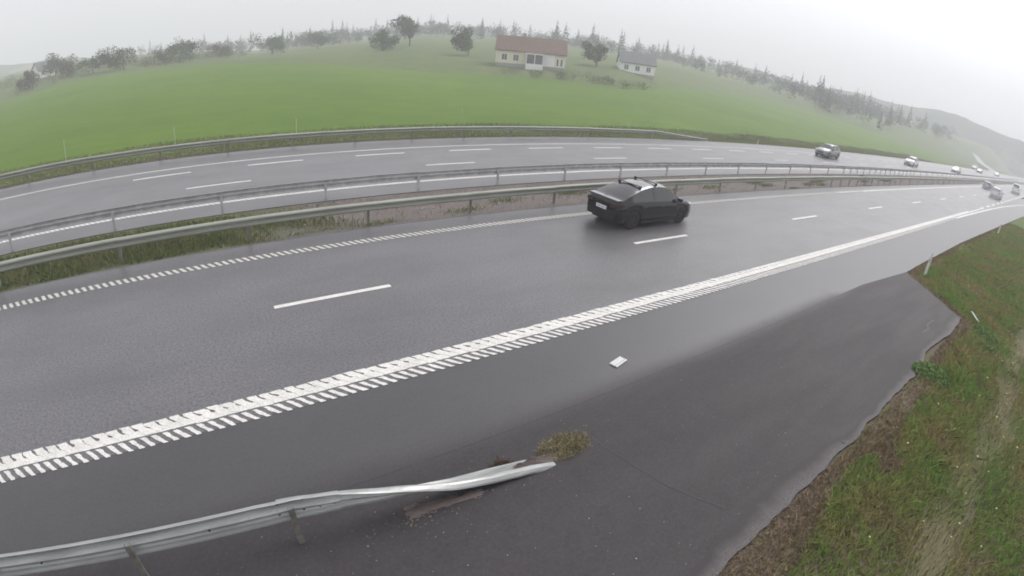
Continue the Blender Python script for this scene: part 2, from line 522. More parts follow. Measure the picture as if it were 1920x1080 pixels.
ground_far = grid_mesh('field', xs, ys, M['field'], terrain)
X, Y = np.meshgrid(xs, ys)
az, d = np.degrees(np.arctan2(Y, X)), np.hypot(X, Y)
inside = np.clip((np.interp(az, AZ, DB) - d) / 4 + 0.5, 0, 1) * np.clip((Y - 41.5) / 3.5 + 0.5, 0, 1)
a = ground_far.data.attributes.new('crop', 'FLOAT', 'POINT')
a.data.foreach_set('value', inside.astype(np.float32).ravel())
tag(ground_far, kind='structure')

xs = np.unique(np.concatenate([np.arange(-460, -20, 20), np.arange(-20, 60, 0.5), np.arange(60, 200, 4), np.arange(200, 821, 20)])).astype(float)
ys = np.unique(np.concatenate([np.arange(-160, -12, 8), np.arange(-12, 6.2, 0.3), [16, 20.8, 34.9, 35.2]])).astype(float)
def near_fn(x, y):
    return terrain(x, y) + np.where(y < edge_near(x) - 0.25, 0.05 * np.sin(x * 2.3 + y) * np.sin(y * 2.9 - x * 0.7), 0)
b = NB('verge_soil_and_turf')
x_, y_, z_ = b.xyz()
n1 = b.noise(0.9, 6, 0.65)
n2 = b.noise(26, 5, 0.75)
so_ = b.mix(b.ramp(n2, [(0.35, 0.0), (0.7, 1.0)]), (0.085, 0.062, 0.044), (0.19, 0.155, 0.12))
gr_ = b.mix(b.ramp(n2, [(0.35, 0.0), (0.7, 1.0)]), (0.075, 0.095, 0.028), (0.13, 0.17, 0.05))
fac = b.ramp(b.math('ADD', n1, b.math('MULTIPLY', x_, 0.006)), [(0.56, 0.0), (0.78, 1.0)])
b.set(base=b.mix(fac, so_, gr_), rough=0.95, spec=0.2)
b.bump(n2, 0.7, 0.03)
M['ground'] = b.m
tag(grid_mesh('ground', xs, ys, M['ground'], near_fn), kind='structure')

# far forested ridge closing the valley
def ridge_z(az):
    return 24 + 14 * np.sin(np.radians(az) * 3.1 + 0.4) + 5 * np.sin(np.radians(az) * 11) + 2.0 * np.sin(np.radians(az) * 37)
azs = np.radians(np.arange(-14, 150, 0.5))
rv, rf = [], []
prof = [(600, -8), (630, 0.3), (660, 0.75), (690, 1.0), (730, 0.9), (760, 0.0)]
for i, a_ in enumerate(azs):
    top = float(ridge_z(np.degrees(a_))) + rng.uniform(-0.5, 0.5)
    for r_, k_ in prof:
        zz = k_ if k_ < -1 else k_ * top
        rv.append((r_ * math.cos(a_), r_ * math.sin(a_) , zz))
m_ = len(prof)
for i in range(len(azs) - 1):
    for j in range(m_ - 1):
        rf.append((i * m_ + j, i * m_ + j + 1, (i + 1) * m_ + j + 1, (i + 1) * m_ + j))
b = NB('ridge_forest')
n = b.noise(0.02, 6, 0.65)
n2 = b.noise(0.12, 5, 0.7)
c = b.mix(b.ramp(n2, [(0.35, 0.0), (0.65, 1.0)]), (0.020, 0.030, 0.020), (0.045, 0.058, 0.034))
c = b.mix(b.ramp(n, [(0.60, 0.0), (0.64, 1.0)]), c, (0.15, 0.16, 0.08))
b.set(base=c, rough=0.95, spec=0.1)
M['ridge'] = b.m
tag(add('hills', rv, rf, M['ridge'], smooth=True), kind='structure')

# ------------------------------------------------------------------ roads
X0, X1 = -40.0, 520.0
road = slab('near_carriageway', [(X0, 7.75), (X1, 7.75), (X1, 16.55), (X0, 16.55)], 0.0, M['lane'])
tag(road, kind='structure')
# hard shoulder widening into the exit slip road
sh = [(X0, 5.55)] + [(x, 5.55) for x in (-20, 0, 10, 19.6)]
sh += [(24.3, 5.10), (28, 5.14), (38, 5.12), (53, 4.72), (84, 3.72), (110, 2.2), (150, -3.0), (260, -24.0), (300, -22), (190, 0.0), (150, 5.6), (130, 7.748), (X0, 7.748)]
shoulder = slab('hard_shoulder', sh, -0.002, M['shoulder'])
tag(shoulder, kind='structure')
# old widened asphalt between the shoulder and the verge, with a ragged outer edge
lb = [(X0, 1.55)]
wk = 0.0
for k, x in enumerate(np.arange(-12, 21.0, 0.12)):
    wk = 0.85 * wk + rnd.uniform(-0.022, 0.022)
    lb.append((x, float(edge_near(x)) + 0.03 * math.sin(x * 0.9 + 1) * math.sin(x * 0.37) + wk + 0.20 * math.exp(-((x - 16.6) / 1.3) ** 2)))
lb += [(21.1, 1.80), (21.45, 2.05), (21.75, 2.5), (22.3, 3.1), (23.0, 3.85), (23.7, 4.55), (24.28, 5.098), (19.6, 5.548), (X0, 5.548)]
layby = slab('layby', lb, -0.004, M['layby'])
tag(layby, kind='structure')
# sandy fringe lying on the asphalt along that edge
fr = MB()
fa = []
for k in range(len(lb) - 9):
    (xa, ya), (xb, yb) = lb[k], lb[k + 1]
    if xa < -5:
        continue
    wa, wb = [0.30 + 0.16 * math.sin(q * 0.7) * math.sin(q * 0.31 + 2) for q in (xa, xb)]
    fr.put(([(xa, ya + 0.005, 0.001), (xb, yb + 0.005, 0.001), (xb, yb + wb, 0.001), (xa, ya + wa, 0.001)], [(0, 1, 2, 3)]))
    fa += [1.0, 1.0, 0.0, 0.0]
o = fr.obj('sandy_edge', M['edge_sand'], layby)
o.data.attributes.new('edge', 'FLOAT', 'POINT').data.foreach_set('value', np.array(fa, np.float32))
far = slab('far_carriageway', [(X0, 20.45), (X1, 20.45), (X1, 33.9), (X0, 33.9)], 0.0, M['far_lane'])
tag(far, kind='structure')
# slip road climbing away on the far side
pts = [(215, 33.902, 0), (290, 33.95, 0), (335, 35.2, 0.05), (362, 42.0, 0.2), (402, 53.0, 1.1), (445, 66.0, 2.5)]
pin = [(215, 34.2, 0), (288, 36.4, 0), (322, 39.6, 0.05), (350, 46.2, 0.2), (393, 57.6, 1.1), (437, 70.0, 2.5)]
v, f = [], []
for (p, q) in zip(pts, pin):
    for (x, y, z) in (p, q):
        v.append((x, y, max(z - 0.003, float(terrain(x, y)) + 0.12)))
for i in range(len(pts) - 1):
    f.append((2 * i, 2 * i + 2, 2 * i + 3, 2 * i + 1))
tag(add('slip_road', v, f, M['far_lane']), kind='structure')
# median: grass at the left, bare reddish gravel further on
b = NB('median_soil')
x_, y_, z_ = b.xyz()
n1 = b.noise(0.5, 5, 0.6)
n2 = b.noise(10, 7, 0.78)
g = b.mix(b.ramp(n2, [(0.4, 0.0), (0.7, 1.0)]), (0.085, 0.095, 0.045), (0.12, 0.125, 0.065))
r = b.mix(b.ramp(n2, [(0.35, 0.0), (0.7, 1.0)]), (0.080, 0.068, 0.061), (0.215, 0.188, 0.174))
fac = b.ramp(b.math('ADD', b.math('MULTIPLY', x_, 0.1), b.math('MULTIPLY', b.math('SUBTRACT', n1, 0.5), 0.9)), [(0.15, 0.0), (0.60, 1.0)])
b.set(base=b.mix(fac, g, r), rough=0.9, spec=0.25)
b.bump(n2, 0.6, 0.03)
M['median'] = b.m
xs = np.unique(np.concatenate([np.arange(-40, 60, 0.6), np.arange(60, 521, 5)])).astype(float)
ys = np.linspace(16.553, 20.447, 14)
tag(grid_mesh('median_strip', xs, ys, M['median'], lambda x, y: -0.03 - 0.16 * np.sin(np.clip((y - 16.553) / 3.894, 0, 1) * np.pi) + 0.03 * np.sin(x * 1.9) * np.sin(y * 2.3)), kind='structure')
# thin pale kerb-like lip of the asphalt at the median
for yy, par in ((16.47, road),):
    v, f = [], []
    xx = np.arange(-12, 110, 0.8)
    for i, x in enumerate(xx):
        wob = rnd.uniform(-0.02, 0.02)
        v += [(x, yy + wob, 0.004), (x, yy + 0.075 + wob, 0.004)]
        if i:
            f.append((2 * i - 2, 2 * i, 2 * i + 1, 2 * i - 1))
    add('asphalt_lip', v, f, M['edge_sand_plain'], par)
xx = np.arange(-14, 100, 0.8)
v, f = [], []
for i, x in enumerate(xx):
    wob = rnd.uniform(-0.05, 0.05)
    v += [(x, 33.78 + wob, 0.004), (x, 33.90, 0.004)]
    if i:
        f.append((2 * i - 2, 2 * i, 2 * i + 1, 2 * i - 1))
add('asphalt_lip', v, f, M['edge_sand_plain'], far)

# ------------------------------------------------------------------ road markings
def block_mesh(name, ly, lx, jag, seed, shear, mat='paint'):
    """ragged thermoplastic block: ly across the road, lx along it, slanted by shear"""
    r = random.Random(seed)
    n = 5
    ys_ = [-ly / 2 + ly * i / n for i in range(n + 1)]
    left = [(-lx / 2 - shear * y + r.uniform(-jag, jag), y) for y in ys_]
    right = [(lx / 2 - shear * y + r.uniform(-jag, jag), y) for y in ys_]
    v = [(x, y, 0.009) for x, y in left] + [(x, y, 0.009) for x, y in right] + [(x, y, 0.002) for x, y in left] + [(x, y, 0.002) for x, y in right]
    m = n + 1
    f = [(i, m + i, m + i + 1, i + 1) for i in range(n)]
    f += [(i + 2 * m, i, i + 1, i + 1 + 2 * m) for i in range(n)] + [(m + i, 3 * m + i, 3 * m + i + 1, m + i + 1) for i in range(n)]
    f += [(0, 2 * m, 3 * m, m), (n, m + n, 3 * m + n, 2 * m + n)]
    return mesh(name, v, f, M[mat])
nb = [block_mesh('rumble_block', 0.28, 0.090, 0.015, s, 0.72) for s in range(6)]
tb = [block_mesh('edge_block', 0.37, 0.195, 0.030, 20 + s, 0.70) for s in range(6)]
cb = [block_mesh('edge_block', 0.33, 0.104, 0.010, 40 + s, 0.45, 'paint_dirty') for s in range(5)]
db_ = [block_mesh('edge_block', 0.27, 0.165, 0.012, 60 + s, 0.60) for s in range(5)]
for k in range(130):
    link('rumble_block', rnd.choice(nb), shoulder, (-9.0 + 0.2 * k, 7.855 + rnd.uniform(-0.008, 0.008), 0.0), (0, 0, rnd.uniform(-0.03, 0.03)))
for k in range(102):
    link('edge_block', rnd.choice(tb), road, (-9.0 + 0.235 * k, 8.22 + rnd.uniform(-0.015, 0.015), 0.0), (0, 0, rnd.uniform(-0.07, 0.07)))
for k in range(95):
    link('edge_block', rnd.choice(cb), road, (-9.0 + 0.206 * k, 15.30 + rnd.uniform(-0.006, 0.006), 0.0), (0, 0, rnd.uniform(-0.04, 0.04)))
for k in range(100):
    link('edge_block', rnd.choice(db_), far, (-10.5 + 0.21 * k, 22.16, 0.0), (0, 0, rnd.uniform(-0.04, 0.04)))
def many_blocks(name, meshes, xs_, y, parent, mat='paint'):
    m = MB()
    for x in xs_:
        me = rnd.choice(meshes)
        m.put(([(p.co.x + x, p.co.y + y, p.co.z) for p in me.vertices], [tuple(q.vertices) for q in me.polygons]))
    o = m.obj(name, M[mat], parent)
    o['kind'] = 'stuff'
    return o
many_blocks('rumble_blocks_beyond', nb, np.arange(17.0, 52, 0.2), 7.84, shoulder)
many_blocks('edge_blocks_beyond', tb, np.arange(14.97, 60, 0.235), 8.22, road)
many_blocks('edge_blocks_beyond', cb, np.arange(10.57, 46, 0.206), 15.30, road, 'paint_dirty')
many_blocks('edge_blocks_beyond', db_, np.arange(10.5, 58, 0.21), 22.16, far)
def strip(name, path, wdt, parent, mat=None, z=0.004):
    """painted line through (x, y) points"""
    v, f = [], []
    for i, (x, y) in enumerate(path):
        a_ = path[max(i - 1, 0)]
        c_ = path[min(i + 1, len(path) - 1)]
        t = Vector((c_[0] - a_[0], c_[1] - a_[1]))
        t.normalize()
        nx, ny = -t.y * wdt / 2, t.x * wdt / 2
        v += [(x - nx, y - ny, z), (x + nx, y + ny, z)]
        if i:
            f.append((2 * i - 2, 2 * i, 2 * i + 1, 2 * i - 1))
    return add(name, v, f, mat or M['paint'], parent)
strip('edge_line', [(-10, 8.13), (67.4, 8.13)], 0.18, road)                     # unbroken inner half of the thick line
strip('edge_line', [(50, 7.82), (55, 7.78), (66, 7.62), (75, 7.42), (85.5, 7.10), (97, 6.5), (109.5, 5.6), (122, 4.1), (150, -0.6), (190, -8.5), (260, -22.3)], 0.22, shoulder)
strip('edge_line', [(40, 15.30), (400, 15.30)], 0.20, road)
strip('edge_line', [(77, 22.16), (400, 22.16)], 0.22, far)
strip('edge_line', [(-14, 30.75), (240, 30.75)], 0.16, far)
def dash(x, y, ln, wd, parent):
    m = MB().box(x, x + ln, y - wd / 2, y + wd / 2, 0.002, 0.008)
    return m.obj('lane_dash', M['paint'], parent)
for k in range(-1, 24):
    dash(1.66 + 12 * k, 11.80, 3.0, 0.16, road)
for k in range(0, 22):
    dash(68.2 + 6 * k / 2 * 1.0 * 2, 8.19, 3.0, 0.28, road)
for k in range(-1, 24):
    dash(0.11 + 12 * k, 25.49, 3.0, 0.17, far)
for k in range(0, 38):
    dash(-2.55 + 6 * k, 29.2, 3.0, 0.20, far)
for k in range(10):
    dash(58.6 + 1.9 * k, 22.16, 1.1, 0.24, far)
# fine tar joints across the shoulder and layby
def joint(path, wd, parent):
    return strip('tar_joint', path, wd, parent, M['tar'], 0.0025)
M['tar'] = simple('tar_joint', (0.024, 0.0235, 0.0245), 0.4)
M['joint_pale'] = simple('pale_joint', (0.065, 0.061, 0.06), 0.7)
strip('patch_joint', [(5.3, 4.7), (5.4, 4.0), (5.55, 3.2), (5.75, 2.7), (5.97, 2.3)], 0.012, layby, M['joint_pale'], 0.002)
strip('patch_joint', [(17.6, 2.5), (18.2, 2.45), (18.6, 2.6), (19.4, 2.55)], 0.05, layby, M['joint_pale'], 0.002)
# ------------------------------------------------------------------ guard rails
WPROF = [(0.158, -0.014), (0.156, 0.010), (0.132, 0.060), (0.108, 0.082), (0.070, 0.084), (0.036, 0.030), (0.014, 0.002), (-0.014, 0.002), (-0.036, 0.030), (-0.070, 0.084), (-0.108, 0.082), (-0.132, 0.060), (-0.156, 0.010), (-0.158, -0.014)]
def wbeam(name, path, mat):
    """W profile swept along path of (x, y, z_centre, twist); profile bulges to +y at twist 0. Gets a 4 mm thickness."""
    v, f = [], []
    n = len(WPROF)
    for lay in (0.0, -0.004):
        for q in path:
            (x, y, z, tw), open_ = q[:4], (q[4] if len(q) > 4 else 1.0)
            c_, s_ = math.cos(tw), math.sin(tw)
            for u, o_ in WPROF:
                o2 = o_ + lay
                if u > 0.12:                      # steep lips; opened flat where the rail was bent over
                    o2 += (1 - open_) * 0.040
                v.append((x, y + o2 * c_ - u * s_, z + u * c_ + o2 * s_))
    k = len(path)
    L2 = n * k
    for i in range(k - 1):
        for j in range(n - 1):
            a_ = i * n + j
            f.append((a_, a_ + 1, a_ + n + 1, a_ + n))
            f.append((L2 + a_, L2 + a_ + n, L2 + a_ + n + 1, L2 + a_ + 1))
        for j in (0, n - 1):
            a_ = i * n + j
            f.append((a_, a_ + n, L2 + a_ + n, L2 + a_))
    for i in (0, k - 1):
        for j in range(n - 1):
            a_ = i * n + j
            f.append((a_, L2 + a_, L2 + a_ + 1, a_ + 1))
    return mesh(name, v, f, mat)
def post_mesh(h, mat):
    """C-section steel post 0.10 x 0.06"""
    m = MB()
    m.box(-0.05, 0.05, -0.004, 0.004, -0.3, h)
    m.box(-0.05, -0.044, 0.004, 0.06, -0.3, h)
    m.box(0.044, 0.05, 0.004, 0.06, -0.3, h)
    return m.mesh('post', mat)
def barrier(name, y, face, x_from, x_to, mat, label, group, phase, extra=(), end_turn=False, post_h=0.70, zc=0.595):
    root = empty(name, (0, y, 0))
    tag(root, label, 'guard rail', group)
    sp = 4.1
    sg = 1 if face > 0 else -1
    rail = wbeam('rail', [(-0.06, 0, zc, 0), (sp + 0.02, 0, zc, 0)], mat)
    post = post_mesh(post_h, mat)
    k0 = int(math.ceil((x_from - phase) / sp))
    k1 = int(math.floor((x_to - phase) / sp))
    for k in range(k0, k1 + 1):
        x = phase + sp * k
        link('post', post, root, (x, -0.085 * sg, -0.05), (rnd.uniform(-0.02, 0.02), rnd.uniform(-0.02, 0.02), 0 if sg > 0 else math.pi))
        if k < k1:
            dz, dy = rnd.uniform(-0.012, 0.012), 0.0
            if sg > 0:
                link('rail', rail, root, (x, dy, dz), (0, 0, 0))
            else:
                link('rail', rail, root, (x + sp, dy, dz), (0, 0, math.pi))
        if any(a_ <= x < b_ for a_, b_ in extra):
            link('post', post, root, (x + sp / 2, -0.085 * sg, -0.05), (0, 0, 0 if sg > 0 else math.pi))
    if end_turn:
        x = phase + sp * k1
        path = [(t * 9.0, 0, zc * (1 - t) ** 1.2 + 0.03, 0) for t in np.linspace(0, 1, 9)]
        if sg < 0:
            path = [(-p[0], 0, p[2], 0) for p in reversed(path)]
        link('end_ramp', wbeam('end_ramp', path, mat), root, (x, 0, 0), (0, 0, 0 if sg > 0 else math.pi))
    return root
barrier('median_guard_rail', 17.05, -1, -30, 300, M['zinc_old'], 'long weathered steel guard rail beside the near carriageway, nearer rail of the median', 'guard rails along the motorway', 1.85, extra=((40, 62),))
barrier('median_guard_rail', 20.86, 1, -30, 300, M['zinc_dull'], 'grey steel guard rail seen from behind, bordering the far carriageway, farther rail of the median', 'guard rails along the motorway', 1.35, extra=((52, 82),))
barrier('roadside_guard_rail', 34.35, -1, -40, 42, M['zinc_old'], 'pale steel guard rail between the far carriageway and the green field', 'guard rails along the motorway', 2.9, end_turn=True)

# damaged turned-down guard rail end in the foreground
root = tag(empty('guard_rail_end', (0.4, 4.95, 0)), 'galvanised guard rail twisting down into the asphalt beside the layby', 'guard rail')
O = Vector((0.4, 4.95, 0))
def yline(x):
    return float(np.interp(x, [-9, -4, -1.5, 0.5, 1.6, 2.6, 3.4, 4.35], [5.52, 5.31, 5.10, 4.93, 4.80, 4.735, 4.70, 4.60]))
def zline(x):
    return float(np.interp(x, [-9, 0.5, 1.2, 2.0, 2.7, 3.3, 4.0, 4.4], [0.585, 0.565, 0.50, 0.33, 0.16, 0.07, 0.0, -0.09]))
def twist(x):
    return float(np.interp(x, [-9, 0.4, 1.0, 1.8, 2.6, 3.3, 4.4], [0, 0.02, 0.16, 0.55, 1.10, 1.38, 1.45]))
def rail_path(a_, b_, n, off=0.0):
    return [(x - O.x, yline(x) - O.y + off, zline(x), twist(x), float(np.interp(x, [0.3, 1.2], [0, 1]))) for x in np.linspace(a_, b_, n)]
link('rail', wbeam('rail', rail_path(-9, -3.55, 8), M['zinc']), root)
link('rail', wbeam('rail', rail_path(-3.7, 0.62, 8, -0.006), M['zinc']), root)
link('rail', wbeam('rail', rail_path(0.30, 4.36, 30, 0.004), M['zinc']), root)
# overlapping splice plate with its top lip bent forward
sp_path = [(x - O.x, yline(x) - O.y - 0.012, zline(x) + 0.004, twist(x), 0.3) for x in (0.22, 0.5, 0.8, 1.08)]
link('splice_plate', wbeam('splice_plate', sp_path, M['zinc']), root)
bolt = MB().tube((0, -0.012, 0), (0, 0.006, 0), 0.016, n=8).mesh('bolt', M['bolt'])
def bolt_at(x, u):
    tw = twist(x)
    w_ = float(np.interp(u, [p[0] for p in reversed(WPROF)], [p[1] for p in reversed(WPROF)]))
    link('bolt', bolt, root, (x - O.x, yline(x) - O.y + (w_ - 0.02) * math.cos(tw) - u * math.sin(tw), zline(x) + u * math.cos(tw) + (w_ - 0.02) * math.sin(tw)), (tw, 0, 0))
for x, u in ((0.30, 0.10), (0.30, -0.10), (0.62, 0.10), (0.62, -0.10), (0.83, 0.12), (0.83, -0.10), (1.02, 0.12), (1.02, -0.10), (-0.6, 0.0), (-2.9, 0.0)):
    bolt_at(x, u)
def sigma_post(h):
    m = MB()
    m.box(-0.038, 0.038, -0.006, 0.0, -0.35, h)
    m.box(-0.038, -0.031, 0.0, 0.05, -0.35, h)
    m.box(0.031, 0.038, 0.0, 0.05, -0.35, h)
    return m
pm = sigma_post(0.68).mesh('post', M['post_steel'])
for x, lean in ((-5.95, 0.0), (-3.78, 0.02), (-1.63, 0.05), (0.47, 0.10)):
    link('post', pm, root, (x - O.x, yline(x) - O.y - 0.085, 0.0), (0.02, -lean * 0.4, 0))
# soil caught in the upturned trough and heaped under the twist
def mound(name, cx, cy, rx, ry, h, mat, seed, rot=0.0, z0=0.0, n=26):
    r = np.random.default_rng(seed)
    v, f = [], []
    for i in range(n + 1):
        rr = i / n
        for j in range(28):
            a_ = 2 * math.pi * j / 28
            wob = 1 + 0.18 * math.sin(3 * a_ + seed) + 0.12 * math.sin(7 * a_ + seed * 2) + 0.10 * math.sin(13 * a_ + seed * 3)
            x, y = rx * rr * wob * math.cos(a_), ry * rr * wob * math.sin(a_)
            z = z0 + h * (1 - rr ** 1.6) * (1 + 0.35 * r.normal() * 0.5) - 0.008 * (i == n)
            v.append((cx + x * math.cos(rot) - y * math.sin(rot), cy + x * math.sin(rot) + y * math.cos(rot), max(z, z0 - 0.01)))
    for i in range(n):
        for j in range(28):
            a_, b_ = i * 28 + j, i * 28 + (j + 1) % 28
            f.append((a_, a_ + 28, b_ + 28, b_))
    return add(name, v, f, mat, smooth=True)
M['wet_soil'] = soil('reddish_wet_soil', (0.13, 0.105, 0.096), (0.175, 0.145, 0.134), (0.25, 0.21, 0.195), 9)
for mx_, my_, ra, rb, hh, sd in ((2.50, 4.64, 0.40, 0.085, 0.035, 3), (2.10, 4.70, 0.22, 0.12, 0.045, 8), (2.85, 4.60, 0.28, 0.06, 0.030, 11)):
    tag(mound('soil', mx_, my_, ra, rb, hh, M['wet_soil'], sd, -0.12), kind='stuff')
o = mound('soil', 3.98, 4.70, 0.62, 0.115, 0.085, M['wet_soil'], 5, -0.13)
tag(o, kind='stuff')

# ------------------------------------------------------------------ cars
CARS = {
    # x from the rear bumper, all in metres: (x, bottom, belt height, top height, half width at belt, half width at top)
    'coupe': dict(L=4.72, W=0.95, top=[(0.0, 0.70), (0.03, 1.02), (0.07, 1.13), (0.16, 1.15), (0.30, 1.17), (0.62, 1.30), (1.0, 1.43), (1.45, 1.55), (1.9, 1.615), (2.35, 1.625), (2.8, 1.575), (3.1, 1.44), (3.45, 1.23), (3.78, 1.03), (4.1, 0.96), (4.4, 0.86), (4.6, 0.74), (4.69, 0.62), (4.72, 0.52)],
                  belt=[(0, 0.66), (0.03, 0.94), (0.2, 1.03), (1.0, 1.075), (2.5, 1.035), (3.5, 0.97), (3.8, 0.93), (4.2, 0.86), (4.6, 0.66), (4.72, 0.48)],
                  rw=(0.24, 1.35), roof=(1.35, 2.85), ws=(2.85, 3.72), side=(0.78, 3.42), pil=(1.95, 2.03), ax=(0.90, 3.82), wr=0.355),
    'suv': dict(L=4.65, W=0.94, top=[(0.0, 0.75), (0.04, 1.05), (0.10, 1.12), (0.35, 1.50), (0.55, 1.66), (0.8, 1.70), (1.6, 1.72), (2.4, 1.70), (2.75, 1.64), (3.1, 1.42), (3.5, 1.14), (3.7, 1.08), (4.2, 1.02), (4.45, 0.94), (4.58, 0.78), (4.65, 0.60)],
                belt=[(0, 0.70), (0.04, 0.95), (0.2, 1.03), (1.0, 1.04), (3.4, 1.0), (4.2, 0.94), (4.5, 0.80), (4.65, 0.55)],
                rw=(0.12, 0.50), roof=(0.55, 2.70), ws=(2.75, 3.48), side=(0.50, 3.25), pil=(1.85, 1.95), ax=(0.86, 3.72), wr=0.36),
    'estate': dict(L=4.75, W=0.92, top=[(0.0, 0.66), (0.04, 0.95), (0.10, 1.0), (0.45, 1.34), (0.65, 1.44), (1.4, 1.48), (2.3, 1.47), (2.6, 1.43), (3.0, 1.22), (3.45, 0.98), (3.7, 0.95), (4.3, 0.86), (4.6, 0.70), (4.75, 0.52)],
                   belt=[(0, 0.60), (0.04, 0.86), (0.2, 0.92), (1.0, 0.93), (3.4, 0.90), (4.2, 0.82), (4.6, 0.64), (4.75, 0.46)],
                   rw=(0.12, 0.55), roof=(0.65, 2.55), ws=(2.6, 3.44), side=(0.55, 3.2), pil=(1.75, 1.85), ax=(0.90, 3.80), wr=0.33),
    'van': dict(L=5.2, W=0.98, top=[(0.0, 0.8), (0.03, 1.7), (0.08, 2.2), (0.2, 2.3), (1.5, 2.34), (3.2, 2.32), (3.7, 2.2), (4.1, 1.75), (4.45, 1.28), (4.7, 1.2), (5.0, 1.08), (5.13, 0.9), (5.2, 0.6)],
                belt=[(0, 0.75), (0.03, 1.2), (0.2, 1.25), (3.0, 1.25), (4.3, 1.15), (4.9, 0.98), (5.2, 0.55)],
                rw=(0.02, 0.07), roof=(0.3, 3.6), ws=(3.75, 4.42), side=(3.1, 4.1), pil=(9, 9.1), ax=(1.0, 4.3), wr=0.36),
}
def build_car(kind, name, label, cat, group, paint, glass=None, rim=None, roof_mat=None, bars=False, detail=True):
    D = CARS[kind]
    L, W = D['L'], D['W']
    glass = glass or M['glass']
    rear_glass = M['glass_rear'] if kind == 'coupe' else glass
    root = tag(empty(name), label, cat, group)
    cx = L / 2
    tx, tz = zip(*D['top'])
    bx, bz = zip(*D['belt'])
    cuts = list(np.linspace(0, L, 40 if detail else 26)) + list(tx) + [0.01, L - 0.01] + list(D['rw']) + list(D['ws']) + list(D['side']) + list(D['pil'])
    for a_ in D['ax']:
        cuts += [a_ + D['wr'] * 1.14 * math.cos(t) for t in np.linspace(0, math.pi, 9)]
    st = sorted({round(float(c_), 3) for c_ in cuts if 0 <= c_ <= L})
    rows = []
    for x in st:
        zt, zb_ = float(np.interp(x, tx, tz)), float(np.interp(x, bx, bz))
        zlo = float(np.interp(x, [0, 0.06, 0.3, L - 0.35, L - 0.08, L], [0.40, 0.30, 0.22, 0.20, 0.24, 0.34]))
        ar = 0.0
        for a_ in D['ax']:
            dd = (D['wr'] * 1.14) ** 2 - (x - a_) ** 2
            if dd > 0:
                ar = max(ar, D['wr'] + math.sqrt(dd))
        hw = W * float(np.interp(x, [0, 0.05, 0.25, 0.8, L - 1.0, L - 0.35, L - 0.08, L], [0.80, 0.90, 0.96, 1.0, 1.0, 0.94, 0.80, 0.62]))
        zlow_side = max(zlo, ar)
        zb_ = max(zb_, zlow_side + 0.05)
        zt = max(zt, zb_ + 0.03)
        tall = zt - zb_
        hwt = hw * (0.93 - 0.30 * min(tall, 0.65) / (0.65 if kind != 'van' else 1.6))
        mid = zlow_side + (zb_ - zlow_side) * 0.5
        rows.append([(0, zlo + 0.02), (hw * 0.80, zlo + 0.02), (hw * 0.965, zlow_side), (hw * 1.0, mid), (hw * 0.985, zb_ - 0.045), (hw * 0.945, zb_), (hwt + (hw * 0.945 - hwt) * 0.10, zt - min(0.07, tall * 0.35)), (hwt * 0.80, zt - min(0.015, tall * 0.1)), (0, zt + 0.015)])
    P = {k: ([], [], {}) for k in ('body', 'rear_window', 'roof_panel', 'windshield', 'side_r', 'side_l')}
    def vert(key, i, j, s):
        V, F, idx = P[key]
        k = (i, j, s if j not in (0, 8) else 0)
        if k not in idx:
            y, z = rows[i][j]
            idx[k] = len(V)
            V.append((st[i] - cx, y * s, z))
        return idx[k]
    def mid_in(i, rg):
        m_ = (st[i] + st[i + 1]) / 2
        return rg[0] <= m_ <= rg[1]
    for i in range(len(st) - 1):
        for j in range(8):
            for s in (1, -1):
                key = 'body'
                tall = min(rows[q][6][1] - rows[q][5][1] for q in (i, i + 1))
                if j == 5 and mid_in(i, D['side']) and not mid_in(i, D['pil']) and tall > 0.02:
                    key = 'side_l' if s > 0 else 'side_r'
                elif j in (6, 7) and mid_in(i, D['rw']):
                    key = 'rear_window'
                elif j in (6, 7) and mid_in(i, D['ws']):
                    key = 'windshield'
                elif j in (6, 7) and roof_mat and mid_in(i, D['roof']):
                    key = 'roof_panel'
                V, F, idx = P[key]
                q = [vert(key, i, j, s), vert(key, i + 1, j, s), vert(key, i + 1, j + 1, s), vert(key, i, j + 1, s)]
                F.append(tuple(q if s > 0 else reversed(q)))
    for i, flip in ((0, False), (len(st) - 1, True)):
        V, F, idx = P['body']
        ring = [vert('body', i, j, 1) for j in range(9)] + [vert('body', i, j, -1) for j in range(7, 0, -1)]
        F.append(tuple(reversed(ring)) if flip else tuple(ring))
    mats = {'body': paint, 'rear_window': rear_glass, 'windshield': glass, 'side_r': glass, 'side_l': glass, 'roof_panel': roof_mat}
    nm = {'side_r': 'side_window', 'side_l': 'side_window'}
    for key, (V, F, idx) in P.items():
        if F:
            add(nm.get(key, key), V, F, mats[key], root, smooth=True)
    # wheels
    wr = D['wr']
    m = MB()
    nn = 22
    prof = [(wr * 0.62, -0.10), (wr * 0.93, -0.11), (wr, -0.08), (wr, 0.08), (wr * 0.93, 0.11), (wr * 0.62, 0.10)]
    v = [(r_ * math.cos(2 * math.pi * k / nn), o_, r_ * math.sin(2 * math.pi * k / nn)) for k in range(nn) for r_, o_ in prof]
    f = [(k * 6 + j, k * 6 + j + 1, ((k + 1) % nn) * 6 + j + 1, ((k + 1) % nn) * 6 + j) for k in range(nn) for j in range(5)]
    tyre = mesh('wheel', v, f, M['tyre'], True)
    m = MB()
    m.tube((0, -0.085, 0), (0, 0.085, 0), wr * 0.63, n=22)
    spokes = {}
